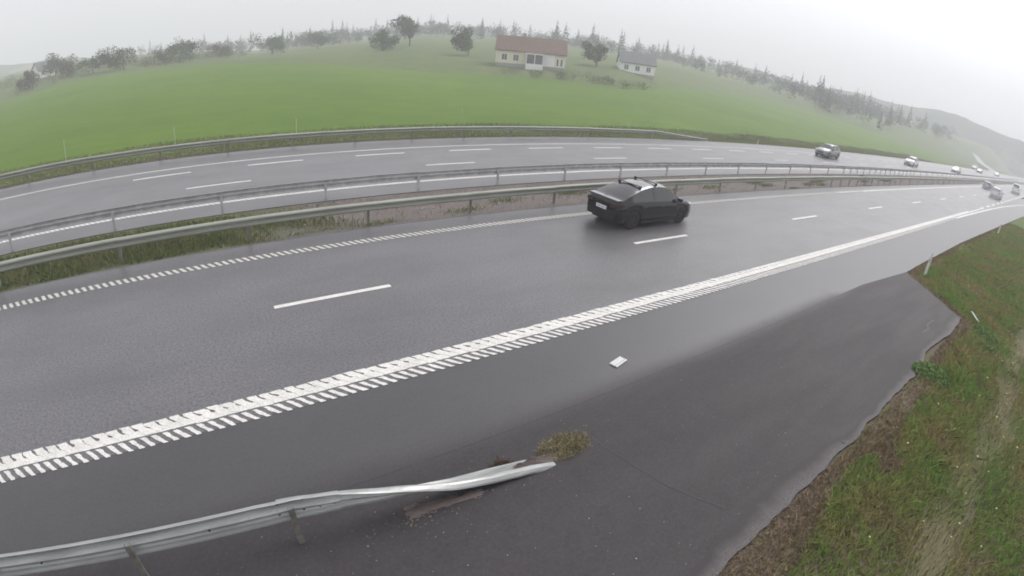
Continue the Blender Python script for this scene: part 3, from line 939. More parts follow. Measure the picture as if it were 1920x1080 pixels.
    for sd in (-1, 1):
        rim_b = MB()
        rim_b.tube((0, sd * 0.094, 0), (0, sd * 0.104, 0), wr * 0.16, n=10)
        for k in range(5):
            a_ = 2 * math.pi * k / 5
            c_, s_ = math.cos(a_), math.sin(a_)
            vv = []
            for (r_, hw_) in ((wr * 0.08, 0.05), (wr * 0.60, 0.032)):
                for hh in (-hw_, hw_):
                    vv.append((r_ * c_ - hh * s_, sd * 0.10, r_ * s_ + hh * c_))
            rim_b.put((vv, [(0, 2, 3, 1)]))
        spokes[sd] = rim_b.mesh('rim', rim or M['alloy'])
    hub = m.mesh('wheel_disc', M['trim'])
    for a_ in D['ax']:
        for s in (1, -1):
            wh = link('wheel', tyre, root, (a_ - cx, s * (W * 0.965 - 0.115), wr))
            link('wheel_disc', hub, wh)
            link('rim', spokes[s], wh)
    # dark underbody between the wheels
    ub = MB().box(0.25 - cx, L - 0.3 - cx, -W * 0.74, W * 0.74, 0.19, 0.62)
    ub.obj('underbody', M['trim'], root)
    # lamps
    xr, xf = -cx, L - cx
    zl = {'coupe': 0.90, 'suv': 0.98, 'estate': 0.80, 'van': 1.05}[kind]
    for s in (1, -1):
        m = MB()
        m.put(([(xr + 0.0, s * W * 0.50, zl - 0.05), (xr + 0.03, s * W * 0.88, zl - 0.06), (xr + 0.34, s * W * 0.985, zl + 0.02), (xr + 0.30, s * W * 0.975, zl + 0.09), (xr + 0.035, s * W * 0.86, zl + 0.09), (xr + 0.005, s * W * 0.50, zl + 0.05),
                (xr + 0.12, s * W * 0.5, zl)], [(0, 1, 4, 5), (1, 2, 3, 4), (0, 6, 1), (1, 6, 2), (5, 4, 6), (4, 3, 6), (2, 6, 3), (0, 5, 6)]))
        for i, vv in enumerate(m.v):
            m.v[i] = (vv[0] - 0.022, vv[1] * 1.012, vv[2])
        m.obj('tail_lamp', M['lamp_red'], root)
        zh = {'coupe': 0.72, 'suv': 0.88, 'estate': 0.70, 'van': 0.98}[kind]
        m = MB()
        m.put(([(xf - 0.02, s * W * 0.42, zh - 0.05), (xf - 0.10, s * W * 0.74, zh - 0.05), (xf - 0.36, s * W * 0.955, zh + 0.03), (xf - 0.38, s * W * 0.94, zh + 0.10), (xf - 0.16, s * W * 0.74, zh + 0.09), (xf - 0.06, s * W * 0.44, zh + 0.06),
                (xf - 0.4, s * W * 0.6, zh)], [(0, 1, 4, 5), (1, 2, 3, 4), (0, 6, 1), (1, 6, 2), (5, 4, 6), (4, 3, 6), (2, 6, 3), (0, 5, 6)]))
        for i, vv in enumerate(m.v):
            m.v[i] = (vv[0] + 0.03, vv[1] * 1.02, vv[2])
        m.obj('headlamp', M['lamp_clear'], root)
        # mirror
        m = MB()
        xm = D['side'][1] - cx - 0.05
        zb_ = float(np.interp(D['side'][1], bx, bz))
        m.box(xm - 0.02, xm + 0.10, s * W * 0.98 if s > 0 else -W * 0.98 - 0.20, s * W * 0.98 + 0.20 if s > 0 else -W * 0.98, zb_ + 0.02, zb_ + 0.15)
        m.obj('mirror', paint if kind == 'coupe' else M['trim'], root)
    # bumpers: dark lower panels front and back, grille, plates
    m = MB().box(xr - 0.012, xr + 0.10, -W * 0.74, W * 0.74, 0.34, 0.50)
    m.obj('rear_bumper', M['trim'], root)
    m = MB().box(xf - 0.14, xf + 0.012, -W * 0.55, W * 0.55, 0.28, 0.44)
    if kind in ('suv', 'van'):
        m.box(xf - 0.12, xf + 0.010, -W * 0.40, W * 0.40, 0.56, 0.70)
    m.obj('grille', M['trim'], root)
    zp = {'coupe': 0.74, 'suv': 0.80, 'estate': 0.72, 'van': 0.7}[kind]
    m = MB().box(xr - 0.022, xr + 0.02, -0.27, 0.27, zp - 0.065, zp + 0.065)
    pl = m.obj('number_plate', M['plate'], root)
    if detail:
        for k, yy in enumerate((0.17, 0.11, 0.05, -0.05, -0.11, -0.17)):
            MB().box(xr - 0.025, xr - 0.021, yy - 0.018, yy + 0.018, zp - 0.028 + 0.008 * (k % 2), zp + 0.024 - 0.006 * (k % 3)).obj('plate_mark', M['ink'], pl)
    # door seams and handles
    if detail:
        for s in (1, -1):
            for hx in (1.35, 2.42):
                y = s * W * 0.992
                MB().box(hx - cx, hx - cx + 0.20, min(y, y + s * 0.016), max(y, y + s * 0.016), 0.815, 0.840).obj('door_handle', M['alloy'], root)
            y = s * W * 0.975
            MB().box(D['ax'][0] + 0.44 - cx, D['ax'][1] - 0.44 - cx, min(y, y + s * 0.025), max(y, y + s * 0.025), 0.205, 0.30).obj('side_skirt', M['trim'], root)
    if kind == 'coupe':
        # ducktail lip spoiler
        v, f = [], []
        for k, y in enumerate(np.linspace(-0.80, 0.80, 11)):
            dip = 0.05 * (y / 0.8) ** 2
            v += [(xr + 0.015 + dip, y, 1.085 - dip * 0.4), (xr + 0.0 + dip, y, 1.150 - dip * 0.4), (xr + 0.20 + dip, y, 1.165 - dip * 0.4)]
            if k:
                a_ = 3 * k - 3
                f += [(a_, a_ + 3, a_ + 4, a_ + 1), (a_ + 1, a_ + 4, a_ + 5, a_ + 2)]
        add('spoiler', v, f, M['glass_roof'], root)
    if bars:
        for xb in (1.38, 2.28):
            z0 = float(np.interp(xb, tx, tz))
            m = MB()
            m.box(xb - 0.035 - cx, xb + 0.035 - cx, -0.57, 0.57, z0 + 0.028, z0 + 0.050)
            for s in (1, -1):
                m.box(xb - 0.045 - cx, xb + 0.045 - cx, s * 0.57 - 0.03, s * 0.57 + 0.03, z0 - 0.07, z0 + 0.055)
            m.obj('roof_bar', M['trim'], root)
    return root
def put(root, x, y, heading, z=0.0):
    root.location = (x, y, z)
    root.rotation_euler = (0, 0, heading)
    return root
put(build_car('coupe', 'car', 'black sloping-back car with two roof bars passing on the near carriageway', 'car', 'cars on the motorway', M['black_paint'], roof_mat=M['glass_roof'], bars=True), 16.28, 13.98, 0)
put(build_car('suv', 'car', 'grey-green off-road car with pale bonnet and headlamps, nearest of the oncoming cars', 'car', 'cars on the motorway', M['grey_paint'], rim=M['alloy_light']), 67.7, 28.55, math.pi)
put(build_car('suv', 'car', 'white off-road car second in line coming towards the camera', 'car', 'cars on the motorway', M['white_paint'], rim=M['alloy_light']), 105.5, 27.4, math.pi)
put(build_car('estate', 'car', 'low white car in the inner far lane behind the white off-road car', 'car', 'cars on the motorway', M['white_paint'], detail=False), 141, 25.2, math.pi)
put(build_car('estate', 'car', 'pale car leading the distant misty group on the far carriageway', 'car', 'cars on the motorway', M['silver_paint'], detail=False), 205, 28.5, math.pi)
put(build_car('suv', 'car', 'white car topmost in the distant misty group by the slip road', 'car', 'cars on the motorway', M['white_paint'], detail=False), 226, 33.6, math.pi)
put(build_car('estate', 'car', 'white car last in the distant misty group on the far carriageway', 'car', 'cars on the motorway', M['white_paint'], detail=False), 248, 27.0, math.pi)
put(build_car('estate', 'car', 'dark car driving away in the inner near lane in the mist', 'car', 'cars on the motorway', M['dark_paint'], detail=False), 117, 13.8, 0)
put(build_car('suv', 'car', 'grey car driving away in a cloud of spray in the outer near lane', 'car', 'cars on the motorway', M['silver_paint'], detail=False), 98.5, 9.9, 0)
put(build_car('van', 'van', 'pale van driving away in the mist at the far right of the near carriageway', 'van', None, M['white_paint'], detail=False), 146, 10.2, 0)

# ------------------------------------------------------------------ roadside posts and litter
def delineator(x, y, lean, label, stick=True, yaw=0.0):
    z = float(terrain(x, y))
    r = tag(empty('marker_post', (x, y, z), yaw), label, 'marker post', 'marker posts along the motorway')
    m = MB()
    v = []
    for z_ in (-0.1, 0.86):
        v += [(-0.02, -0.06, z_), (0.02, -0.045, z_), (0.03, 0, z_), (0.02, 0.045, z_), (-0.02, 0.06, z_)]
    v = [(a_[0], a_[1], a_[2] + (0.05 if (i >= 5 and a_[1] > 0) else 0)) for i, a_ in enumerate(v)]
    m.put((v, [(i, (i + 1) % 5, 5 + (i + 1) % 5, 5 + i) for i in range(5)] + [(9, 8, 7, 6, 5)]))
    m.obj('post', M['white_plastic'], r)
    MB().box(-0.024, -0.021, -0.03, 0.03, 0.62, 0.80).obj('reflector', M['reflector'], r)
    if stick:
        MB().tube((0.04, 0.0, 0.0), (0.05, 0.0, 1.06), 0.010, n=6).obj('marker_stick', M['trim'], r)
    r.rotation_euler = (lean[0], lean[1], yaw)
    return r
delineator(25.30, 4.46, (0.0, 0.10), 'white leaning marker post on the grass where the layby narrows')
delineator(51.3, 4.0, (0.03, 0.10), 'white marker post farther along the grass by the slip road', False)
delineator(60.3, 34.75, (0.0, 0.0), 'white marker post across the motorway at the edge of the field', False)
r = tag(empty('fallen_marker', (21.85, 1.42, float(terrain(21.85, 1.42)) + 0.24), math.atan2(0.25, 0.36)), 'short white board lying tilted in the grass at the layby corner', 'board')
MB().box(-0.33, 0.33, -0.075, 0.075, -0.012, 0.012).obj('board', M['white_plastic'], r)
r.rotation_euler = (0.45, -0.12, math.atan2(0.25, 0.36))
r = tag(empty('plastic_panel', (7.43, 6.26, 0.006), math.atan2(0.10, 0.42)), 'small white ribbed panel lying flat on the hard shoulder', 'panel')
MB().box(-0.205, 0.205, -0.098, 0.098, 0.0, 0.012).obj('sheet', M['white_plastic'], r)
rib = MB().box(-0.205, 0.205, -0.015, 0.015, 0.012, 0.024).mesh('rib', M['white_plastic'])
for k in range(4):
    link('rib', rib, r, (0, -0.075 + 0.05 * k, 0))
MB().box(-0.205, 0.205, -0.058, -0.042, 0.012, 0.014).obj('groove', M['ink'], r)
# thin pale poles between the far rail and the crop
for k, (x, y, h, lab) in enumerate(((-7.9, 39.4, 1.75, 'thin pale snow pole on the field edge nearest the corner of the rail'), (-0.3, 41.2, 1.3, 'thin faint pole on the field edge second along from the first pole'), (8.6, 41.0, 1.2, 'thin faint pole on the field edge below the middle of the crop'), (23.6, 42.6, 1.45, 'thin pale pole on the field edge below the yellow house'))):
    z = float(terrain(x, y))
    tag(MB().tube((0, 0, -0.1), (0.01, 0, h), 0.028, 0.022, 7).obj('snow_pole', M['pole_paint'], loc=(x, y, z)), lab, 'pole', 'poles at the field edge')

# ------------------------------------------------------------------ grass, weeds, stones
def blades(name, px, py, pz, h, wdt, mat, lean=0.5, parent=None):
    n = len(px)
    a_ = rng.uniform(0, 2 * np.pi, n)
    dx, dy = np.cos(a_) * wdt / 2, np.sin(a_) * wdt / 2
    b_ = rng.uniform(0, 2 * np.pi, n)
    ln = np.abs(rng.normal(0, lean, n)) * h
    base = np.stack([px, py, pz], 1)
    p0 = base + np.stack([dx, dy, -0.01 * np.ones(n)], 1)
    p1 = base - np.stack([dx, dy, 0.01 * np.ones(n)], 1)
    tip = base + np.stack([np.cos(b_) * ln, np.sin(b_) * ln, h], 1)
    midp = base + np.stack([np.cos(b_) * ln * 0.35, np.sin(b_) * ln * 0.35, h * 0.6], 1)
    dd = np.stack([dx, dy, np.zeros(n)], 1) * 0.75
    pts_ = np.stack([p0, p1, midp - dd, tip, midp + dd], 1).reshape(-1, 3)
    o = fast_tris(name, pts_, mat, parent, 5)
    return o
def patchy(x, y, s=0.6):
    return 0.5 + 0.25 * (np.sin(x * 1.3 * s + 1.7 * np.sin(y * 0.9 * s)) + np.sin(y * 2.1 * s + 1.3 * np.sin(x * 0.7 * s + 2)))
# verge right of the layby
N = 230000
x = 3.0 + 62 * rng.random(N) ** 1.7
y = edge_near(x) - 0.02 - 8.5 * rng.random(N) ** 1.25
d_edge = edge_near(x) - y
pp = patchy(x, y)
keep = rng.random(N) < np.clip(0.42 + 1.1 * (d_edge / 1.1) * (0.35 + pp), 0.05, 1) * np.where(np.abs(y + 0.75 + 0.25 * np.sin(x * 0.8)) < 0.16, 0.4, 1)
x, y, pp, d_edge = x[keep], y[keep], pp[keep], d_edge[keep]
h = (0.05 + 0.16 * pp + 0.05 * rng.random(len(x))) * np.clip(0.45 + d_edge / 1.5, 0.4, 1.15)
wd_ = 0.009 + 0.009 * rng.random(len(x)) + 0.0006 * x
brown = d_edge < 0.25 + 1.0 * np.clip(patchy(x + 3, y * 2, 1.1), 0, 1) * np.clip((17 - x) / 8, 0.25, 1)
brown |= (rng.random(len(x)) < 0.12)
o = blades('dry_verge_grass', x[brown], y[brown], near_fn(x[brown], y[brown]), h[brown] * 0.8, wd_[brown], M['brown_grass'], 0.9)
tag(o, kind='stuff')
g_ = ~brown
o = blades('verge_grass', x[g_], y[g_], near_fn(x[g_], y[g_]), h[g_], wd_[g_], M['verge_grass'], 0.65)
tag(o, kind='stuff')
# long flattened straw along the drainage line
N = 4200
x = 4.0 + 26 * rng.random(N) ** 1.2
y = -0.75 + 0.25 * np.sin(x * 0.8) + rng.normal(0, 0.17, N)
z = near_fn(x, y) + 0.02
ln = 0.35 + 0.45 * rng.random(N)
ang = rng.normal(0.0, 0.25, N)
ux, uy = np.cos(ang), np.sin(ang)
wd = 0.006 + 0.006 * rng.random(N)
P4 = np.stack([np.stack([x - uy * wd, y + ux * wd, z], 1), np.stack([x + uy * wd, y - ux * wd, z], 1), np.stack([x + ux * ln, y + uy * ln, z + 0.05 + 0.16 * rng.random(N)], 1)], 1).reshape(-1, 3)
o = fast_tris('straw', P4, M['straw'])
tag(o, kind='stuff')
# bank between the far rail and the crop, and under the rails
N = 90000
x = -32 + 190 * rng.random(N) ** 1.25
y = 34.0 + 8.5 * rng.random(N)
h = (0.06 + 0.20 * patchy(x, y, 0.35)) * np.clip((y - 33.7) / 2.5, 0.25, 1)
o = blades('bank_grass', x, y, np.where(y < 35.2, -0.10, terrain(x, y)), h, 0.03 + 0.03 * rng.random(N), M['bank_grass'], 0.35)
tag(o, kind='stuff')
N = 80000
x = -30 + 60 * rng.random(N)
y = 16.75 + 3.5 * rng.random(N)
keep = rng.random(N) < np.clip(1.0 - (x + 0.5) / 6 + 0.8 * (patchy(x, y, 1.2) - 0.55), 0.01, 1)
x, y = x[keep], y[keep]
o = blades('median_grass', x, y, np.full(len(x), -0.12), 0.09 + 0.14 * rng.random(len(x)), 0.016 + 0.014 * rng.random(len(x)), M['median_grass'], 0.6)
tag(o, kind='stuff')
N = 5500
k_ = rng.integers(0, 34, N)
cx_, cy_ = 3 + 62 * rng.random(34) ** 1.3, 16.8 + 3.3 * rng.random(34)
x = cx_[k_] + rng.normal(0, 0.55, N)
y = np.clip(cy_[k_] + rng.normal(0, 0.16, N), 16.65, 20.35)
o = blades('median_grass', x, y, np.full(N, -0.13), 0.06 + 0.12 * rng.random(N), 0.02 + 0.016 * rng.random(N), M['bank_grass'], 0.7)
tag(o, kind='stuff')

def tuft(name, cx, cy, rx, ry, h, n, mat, label, cat='grass tuft', lean=0.9, z0=0.0, wd=0.010):
    r_ = np.sqrt(rng.random(n))
    t_ = rng.uniform(0, 2 * np.pi, n)
    px, py = rx * r_ * np.cos(t_), ry * r_ * np.sin(t_)
    hh = h * (1.15 - 0.6 * r_) * rng.uniform(0.5, 1.1, n)
    o = blades(name, px, py, np.zeros(n), hh, wd * rng.uniform(0.6, 1.3, n), mat, lean)
    o.location = (cx, cy, z0)
    return tag(o, label, cat)
tuft('grass_tuft', 4.76, 4.76, 0.52, 0.28, 0.10, 1500, M['dry_grass'], 'olive dry grass tuft growing from the asphalt at the buried rail end')
tuft('grass_tuft', 3.58, 4.86, 0.16, 0.09, 0.13, 500, M['dead_tuft'], 'small dead brown tuft in the trough of the twisted rail')
tuft('grass_tuft', -2.3, 4.85, 0.20, 0.05, 0.16, 90, M['dry_grass'], 'few thin grass stalks under the twisted-down guard rail', lean=0.3)
def leafy(name, cx, cy, r0, h, n, label, mat):
    z0 = float(near_fn(cx, cy))
    t_ = rng.uniform(0, 2 * np.pi, n)
    r_ = r0 * np.sqrt(rng.random(n))
    zz = h * rng.random(n) * np.sqrt(np.clip(1 - (r_ / r0) ** 2, 0.05, 1))
    c0 = np.stack([r_ * np.cos(t_), r_ * np.sin(t_), zz], 1)
    s = 0.022 + 0.028 * rng.random(n)
    u = rng.normal(size=(n, 3)) * [1, 1, 0.5]
    u /= np.linalg.norm(u, axis=1)[:, None]
    v_ = np.cross(u, rng.normal(size=(n, 3)))
    v_ /= np.linalg.norm(v_, axis=1)[:, None]
    q = np.stack([c0 - u * s[:, None], c0 + v_ * s[:, None] * 0.5, c0 + u * s[:, None], c0 - v_ * s[:, None] * 0.5], 1).reshape(-1, 3)
    r = tag(empty(name, (cx, cy, z0)), label, 'weed', 'leafy weeds on the verge')
    fast_tris('leaves', q, mat, r, 4)
    m = MB()
    for k in range(7):
        a_ = k * 0.9
        m.tube((0, 0, -0.05), (r0 * 0.6 * math.cos(a_), r0 * 0.6 * math.sin(a_), h * 0.7), 0.008, 0.004, 5)
    m.obj('stem', M['weed'], r)
    return r
leafy('weed', 14.7, 1.42, 0.60, 0.24, 1700, 'rounded green weed overhanging the ragged layby edge', M['weed'])
leafy('weed', 20.6, 0.75, 0.60, 0.30, 1300, 'dark green weed just below the fallen white board', M['weed'])
leafy('weed', 19.3, 0.55, 0.50, 0.24, 1000, 'green weed beside the darker one near the fallen board', M['weed'])
# loose stones on the layby and along its edge
def stones(name, px, py, pz, size, mat):
    m_v, m_f = [], []
    base = [(1, 0, 0.1), (0.3, 0.9, 0), (-0.8, 0.5, 0.1), (-0.7, -0.6, 0), (0.4, -0.9, 0.1), (0.1, 0.1, 0.8)]
    fc = [(0, 1, 5), (1, 2, 5), (2, 3, 5), (3, 4, 5), (4, 0, 5)]
    for i in range(len(px)):
        a_ = rnd.uniform(0, 6.28)
        c_, s_ = math.cos(a_), math.sin(a_)
        k = len(m_v)
        for bx_, by_, bz_ in base:
            bx2, by2 = bx_ * rnd.uniform(0.7, 1.1), by_ * rnd.uniform(0.6, 1.0)
            m_v.append((px[i] + size[i] * (bx2 * c_ - by2 * s_), py[i] + size[i] * (bx2 * s_ + by2 * c_), pz[i] + size[i] * bz_ * 0.8))
        m_f += [tuple(q + k for q in t) for t in fc]
    return tag(add(name, m_v, m_f, mat), kind='stuff')
n = 130
x = np.concatenate([rng.normal(2.05, 0.22, 60), rng.normal(2.6, 0.35, 70)])
y = 4.62 + rng.normal(0, 0.09, n)
stones('soil', x, y, np.zeros(n), 0.008 + 0.022 * rng.random(n) ** 2, M['wet_soil'])
n = 260
x = rng.uniform(-3, 12, n)
y = rng.uniform(1.9, 5.4, n)
stones('gravel', x, y, np.zeros(n) - 0.002, 0.004 + 0.010 * rng.random(n) ** 2.5, M['stone'])
n = 700
x = rng.uniform(3, 22, n)
y = edge_near(x) - 0.05 - np.abs(rng.normal(0, 0.35, n))
stones('gravel', x, y, near_fn(x, y), 0.008 + 0.018 * rng.random(n) ** 2.5, M['stone'])
n = 110
x = rng.uniform(0.2, 5.5, n)
y = 4.5 + rng.normal(0, 0.3, n)
stones('gravel', x, y, np.zeros(n), 0.004 + 0.010 * rng.random(n) ** 2, M['stone'])
n = 900
x = rng.uniform(3, 60, n)
y = rng.uniform(16.7, 20.3, n)
stones('gravel', x, y, np.full(n, -0.13), 0.02 + 0.05 * rng.random(n) ** 2.5, M['stone'])
n = 46
x = rng.uniform(7, 24, n)
y = rng.uniform(-1.6, 1.0, n)
stones('wild_flowers', x, y, near_fn(x, y) + 0.16, 0.018 + 0.02 * rng.random(n), M['flower'])

# ------------------------------------------------------------------ trees and bushes
def crown_mesh(name, mat, h, r0, kind, n, seed):
    g = np.random.default_rng(seed)
    if kind == 'conifer':
        t_ = g.random(n) ** 0.8
        zc_ = h * (0.12 + 0.88 * t_)
        rr = r0 * (1 - t_) * (0.75 + 0.25 * np.sin(t_ * 40)) * np.sqrt(g.random(n))
        a_ = g.uniform(0, 2 * np.pi, n)
        c0 = np.stack([rr * np.cos(a_), rr * np.sin(a_), zc_ - rr * 0.35], 1)
        s = 0.045 * h * (0.5 + g.random(n)) * (1.15 - t_)
    else:
        lobes = 14
        lc = np.stack([g.normal(0, 0.42, lobes) * r0, g.normal(0, 0.42, lobes) * r0, h * (0.28 + 0.55 * g.random(lobes))], 1)
        lr = r0 * (0.22 + 0.36 * g.random(lobes))
        lc[:, 0] += r0 * 0.25 * g.normal()
        lc[:, 2] *= 0.8 + 0.35 * g.random()
        k = g.integers(0, lobes, n)
        d_ = g.normal(size=(n, 3))
        d_ /= np.linalg.norm(d_, axis=1)[:, None]
        c0 = lc[k] + d_ * (lr[k] * g.random(n) ** 0.35)[:, None] * [1, 1, 0.85]
        c0[:, 2] = np.maximum(c0[:, 2], h * 0.08)
        s = 0.040 * h * (0.4 + 0.8 * g.random(n))
    u = g.normal(size=(n, 3))
    u /= np.linalg.norm(u, axis=1)[:, None]
    v_ = np.cross(u, g.normal(size=(n, 3)))
    v_ /= np.linalg.norm(v_, axis=1)[:, None]
    q = np.stack([c0 - u * s[:, None], c0 + v_ * s[:, None] * 0.7, c0 + u * s[:, None], c0 - v_ * s[:, None] * 0.7], 1).reshape(-1, 3)
    return q
def tree(name, x, y, h, r0, kind, mat, label, group, n=1400, seed=1, z=None):
    z = float(terrain(x, y)) if z is None else z
    r = tag(empty(name, (x, y, z - 0.1)), label, 'tree' if 'tree' in name else 'bush', group)
    fast_tris('crown', crown_mesh('crown', mat, h, r0, kind, n, seed), mat, r, 4)
    m = MB().tube((0, 0, -0.3), (0.02 * h, 0, h * 0.7), 0.03 * h, 0.012 * h, 7)
    if kind != 'conifer':
        for k in range(4):
            a_ = k * 1.6 + seed
            m.tube((0.01 * h, 0, h * (0.2 + 0.1 * k)), (r0 * 0.5 * math.cos(a_), r0 * 0.5 * math.sin(a_), h * (0.5 + 0.1 * k)), 0.013 * h, 0.005 * h, 5)
    m.obj('trunk', M['bark'], r)
    return r
def polar(azd, d):
    return d * math.cos(math.radians(azd)), d * math.sin(math.radians(azd))
# hedge bushes between the crop and the garden, in front of and right of the house
hb = [(57.0, 113, 1.5, 2.2, 'low dark bush at the garden foot before the windowed corner of the yellow house'), (54.0, 112, 1.7, 2.6, 'dark bush below the porch of the yellow house'), (51.5, 112, 1.9, 2.4, 'dark green bush below the narrow-windowed corner of the yellow house'), (49.8, 112.5, 1.6, 2.6, 'grey-green bush between the yellow house and the hillside'),
      (47.8, 111, 1.8, 2.8, 'olive bush along the field edge between the two houses'), (46.2, 113, 2.2, 2.6, 'taller dark bush at the field corner before the white house'), (44.6, 111, 1.8, 2.8, 'brownish bush at the field edge below the white house'), (42.5, 118, 2.0, 3.0, 'dull green bush at the field edge beyond the white house')]
for i, (a_, d_, h, r0, lab) in enumerate(hb):
    x, y = polar(a_, d_)
    tree('bush', x, y, h, r0, 'leafy', M['leaf_dark'] if i % 3 else M['leaf_light'], lab, 'bushes between the field and the gardens', 900, 30 + i)
lt = [(104.2, 165, 5.5, 4.0, 'leafy', 'hawthorn', 'brown budding tree at the far end of the field by the small white house'), (101.6, 190, 6.5, 4.5, 'leafy', 'leaf_dark', 'dark round tree beside the small white house'), (100.4, 176, 5.0, 4.5, 'leafy', 'hawthorn', 'brown thicket tree behind the field, right of the small white house'),
      (98.0, 170, 6.0, 5.0, 'leafy', 'leaf_dark', 'wide dark tree behind the left part of the field'), (95.0, 165, 5.5, 5.0, 'leafy', 'hawthorn', 'brown spreading tree behind the left part of the field'), (92.0, 172, 6.0, 5.5, 'leafy', 'leaf_light', 'yellow-green tree standing behind the brown spreading tree'),
      (88.5, 180, 6.5, 5.5, 'leafy', 'leaf_dark', 'dark tree beyond the field left of the middle'), (85.5, 185, 5.0, 5.0, 'leafy', 'hawthorn', 'low brown tree beyond the field left of the middle'), (80.5, 200, 7.0, 5.5, 'leafy', 'leaf_light', 'light green tree beyond the middle of the field'), (76.0, 210, 6.0, 5.0, 'leafy', 'leaf_dark', 'dark tree beyond the middle of the field'),
      (69.5, 165, 7.5, 4.2, 'leafy', 'leaf_light', 'bright green garden tree at some distance left of the yellow house'), (66.8, 180, 9.0, 4.5, 'leafy', 'leaf_dark', 'tall dark garden tree behind the track, left of the yellow house'), (60.8, 150, 7.0, 3.6, 'leafy', 'leaf_light', 'light green tree close to the left gable of the yellow house'), (47.6, 150, 6.5, 3.5, 'leafy', 'leaf_light', 'light green tree on the slope between the two houses')]
for i, (a_, d_, h, r0, kd, mt, lab) in enumerate(lt):
    x, y = polar(a_, d_)
    tree('leafy_tree', x, y, h, r0, kd, M[mt], lab, 'trees beyond the field', 2600, 60 + i)
# the misty wood on the hillside reads as one mass
qs = []
groves = [(rnd.uniform(-4, 90), rnd.uniform(250, 440), rnd.uniform(10, 34)) for k in range(46)]
for k in range(1000):
    ga, gd, gr = rnd.choice(groves)
    gx, gy = polar(ga, gd)
    x, y = gx + rnd.gauss(0, gr), gy + rnd.gauss(0, gr)
    a_, d_ = math.degrees(math.atan2(y, x)), math.hypot(x, y)
    if y < 78 or d_ < (275 if a_ > 54 else 225):
        continue
    con = (k * 7) % 10 < 2
    hh = rnd.uniform(6, 15) if con else rnd.uniform(5, 10)
    q = crown_mesh('c', None, hh, hh * (rnd.uniform(0.18, 0.28) if con else rnd.uniform(0.4, 0.6)), 'conifer' if con else 'leafy', 230, 500 + k)
    qs.append(q + np.array([x, y, float(terrain(x, y)) - 0.6]))
o = fast_tris('forest', np.concatenate(qs), M['conifer'], None, 4)
tag(o, kind='stuff')
# scrub filling the ground between the single trees on the left
qs = []
for k in range(150):
    a_, d_ = rnd.uniform(83, 107), rnd.uniform(158, 230)
    x, y = polar(a_, d_)
    hh = rnd.uniform(1.2, 3.4)
    q = crown_mesh('c', None, hh, hh * rnd.uniform(0.8, 1.5), 'leafy', 220, 2500 + k)
    qs.append(q + np.array([x, y, float(terrain(x, y)) - 0.3]))
o = fast_tris('undergrowth', np.concatenate(qs), M['hawthorn'], None, 4)
tag(o, kind='stuff')
# weeds and scrub on the bank where the far rail ends
for i, (x, y, h, r0, lab) in enumerate(((38, 38.6, 0.9, 2.2, 'low brownish scrub where the far guard rail turns down'), (46, 39.2, 1.0, 2.6, 'brown-green scrub on the bank after the far rail end'), (63, 38.8, 1.1, 2.8, 'dull scrub on the bank behind the white marker post'), (68.5, 39.5, 1.0, 2.6, 'dark scrub on the bank just behind the grey-green off-road car'))):
    tree('scrub_bush', x, y, h, r0, 'leafy', M['hawthorn'], lab, 'scrub on the far bank', 700, 90 + i)

# ------------------------------------------------------------------ houses
def window(parent, x, z, wd, ht, y, mull=True):
    """window on a wall facing -y at local y"""
    fr_ = MB()
    fr_.box(x - wd / 2 - 0.09, x - wd / 2, y - 0.06, y + 0.02, z - 0.09, z + ht + 0.09)
    fr_.box(x + wd / 2, x + wd / 2 + 0.09, y - 0.06, y + 0.02, z - 0.09, z + ht + 0.09)
    fr_.box(x - wd / 2, x + wd / 2, y - 0.06, y + 0.02, z - 0.09, z)
    fr_.box(x - wd / 2, x + wd / 2, y - 0.06, y + 0.02, z + ht, z + ht + 0.09)
    if mull:
        fr_.box(x - 0.03, x + 0.03, y - 0.05, y + 0.015, z, z + ht)
    o = fr_.obj('window', M['white_wood'], parent)
    MB().box(x - wd / 2, x + wd / 2, y - 0.02, y - 0.012, z, z + ht).obj('pane', M['house_glass'], o)
def gable_roof(L_, D_, z0, hgt, mat, parent, over=0.4):
    x0, x1, y0, y1 = -L_ / 2 - over, L_ / 2 + over, -over, D_ + over
    ym = D_ / 2
    t = 0.18
    v = [(x0, y0, z0 - over * hgt / ym), (x1, y0, z0 - over * hgt / ym), (x1, ym, z0 + hgt), (x0, ym, z0 + hgt), (x1, y1, z0 - over * hgt / ym), (x0, y1, z0 - over * hgt / ym)]
    v += [(a_, b_, c_ + t) for a_, b_, c_ in v]
    f = [(6, 7, 8, 9), (9, 8, 10, 11), (0, 3, 2, 1), (3, 5, 4, 2), (0, 1, 7, 6), (5, 11, 10, 4), (0, 6, 9, 3), (3, 9, 11, 5), (1, 2, 8, 7), (2, 4, 10, 8)]
    return add('roof', v, f, mat, parent)
def wall_box(L_, D_, h, hg):
    v = [(-L_ / 2, 0, 0), (L_ / 2, 0, 0), (L_ / 2, D_, 0), (-L_ / 2, D_, 0), (-L_ / 2, 0, h), (L_ / 2, 0, h), (L_ / 2, D_, h), (-L_ / 2, D_, h), (-L_ / 2, D_ / 2, h + hg), (L_ / 2, D_ / 2, h + hg)]
    f = [(0, 1, 5, 4), (1, 2, 6, 9, 5), (2, 3, 7, 6), (3, 0, 4, 8, 7)]
    return v, f
def house_frame(az_c, d_, base, turn):
    x, y = polar(az_c, d_)
    # local -y faces the camera
    return (x, y, base), math.radians(az_c - 90 + turn)
loc, rz = house_frame(54.4, 126, 4.95, 0)
hs_ = tag(empty('yellow_house', loc, rz), 'pale yellow wooden house with white porch on the rise behind the field', 'house')
add('wall', *wall_box(15.6, 8.5, 3.3, 3.2), M['yellow_wood'], hs_)
MB().box(-7.85, 7.85, -0.05, 8.55, -1.6, 0.25).obj('plinth', M['plinth'], hs_)
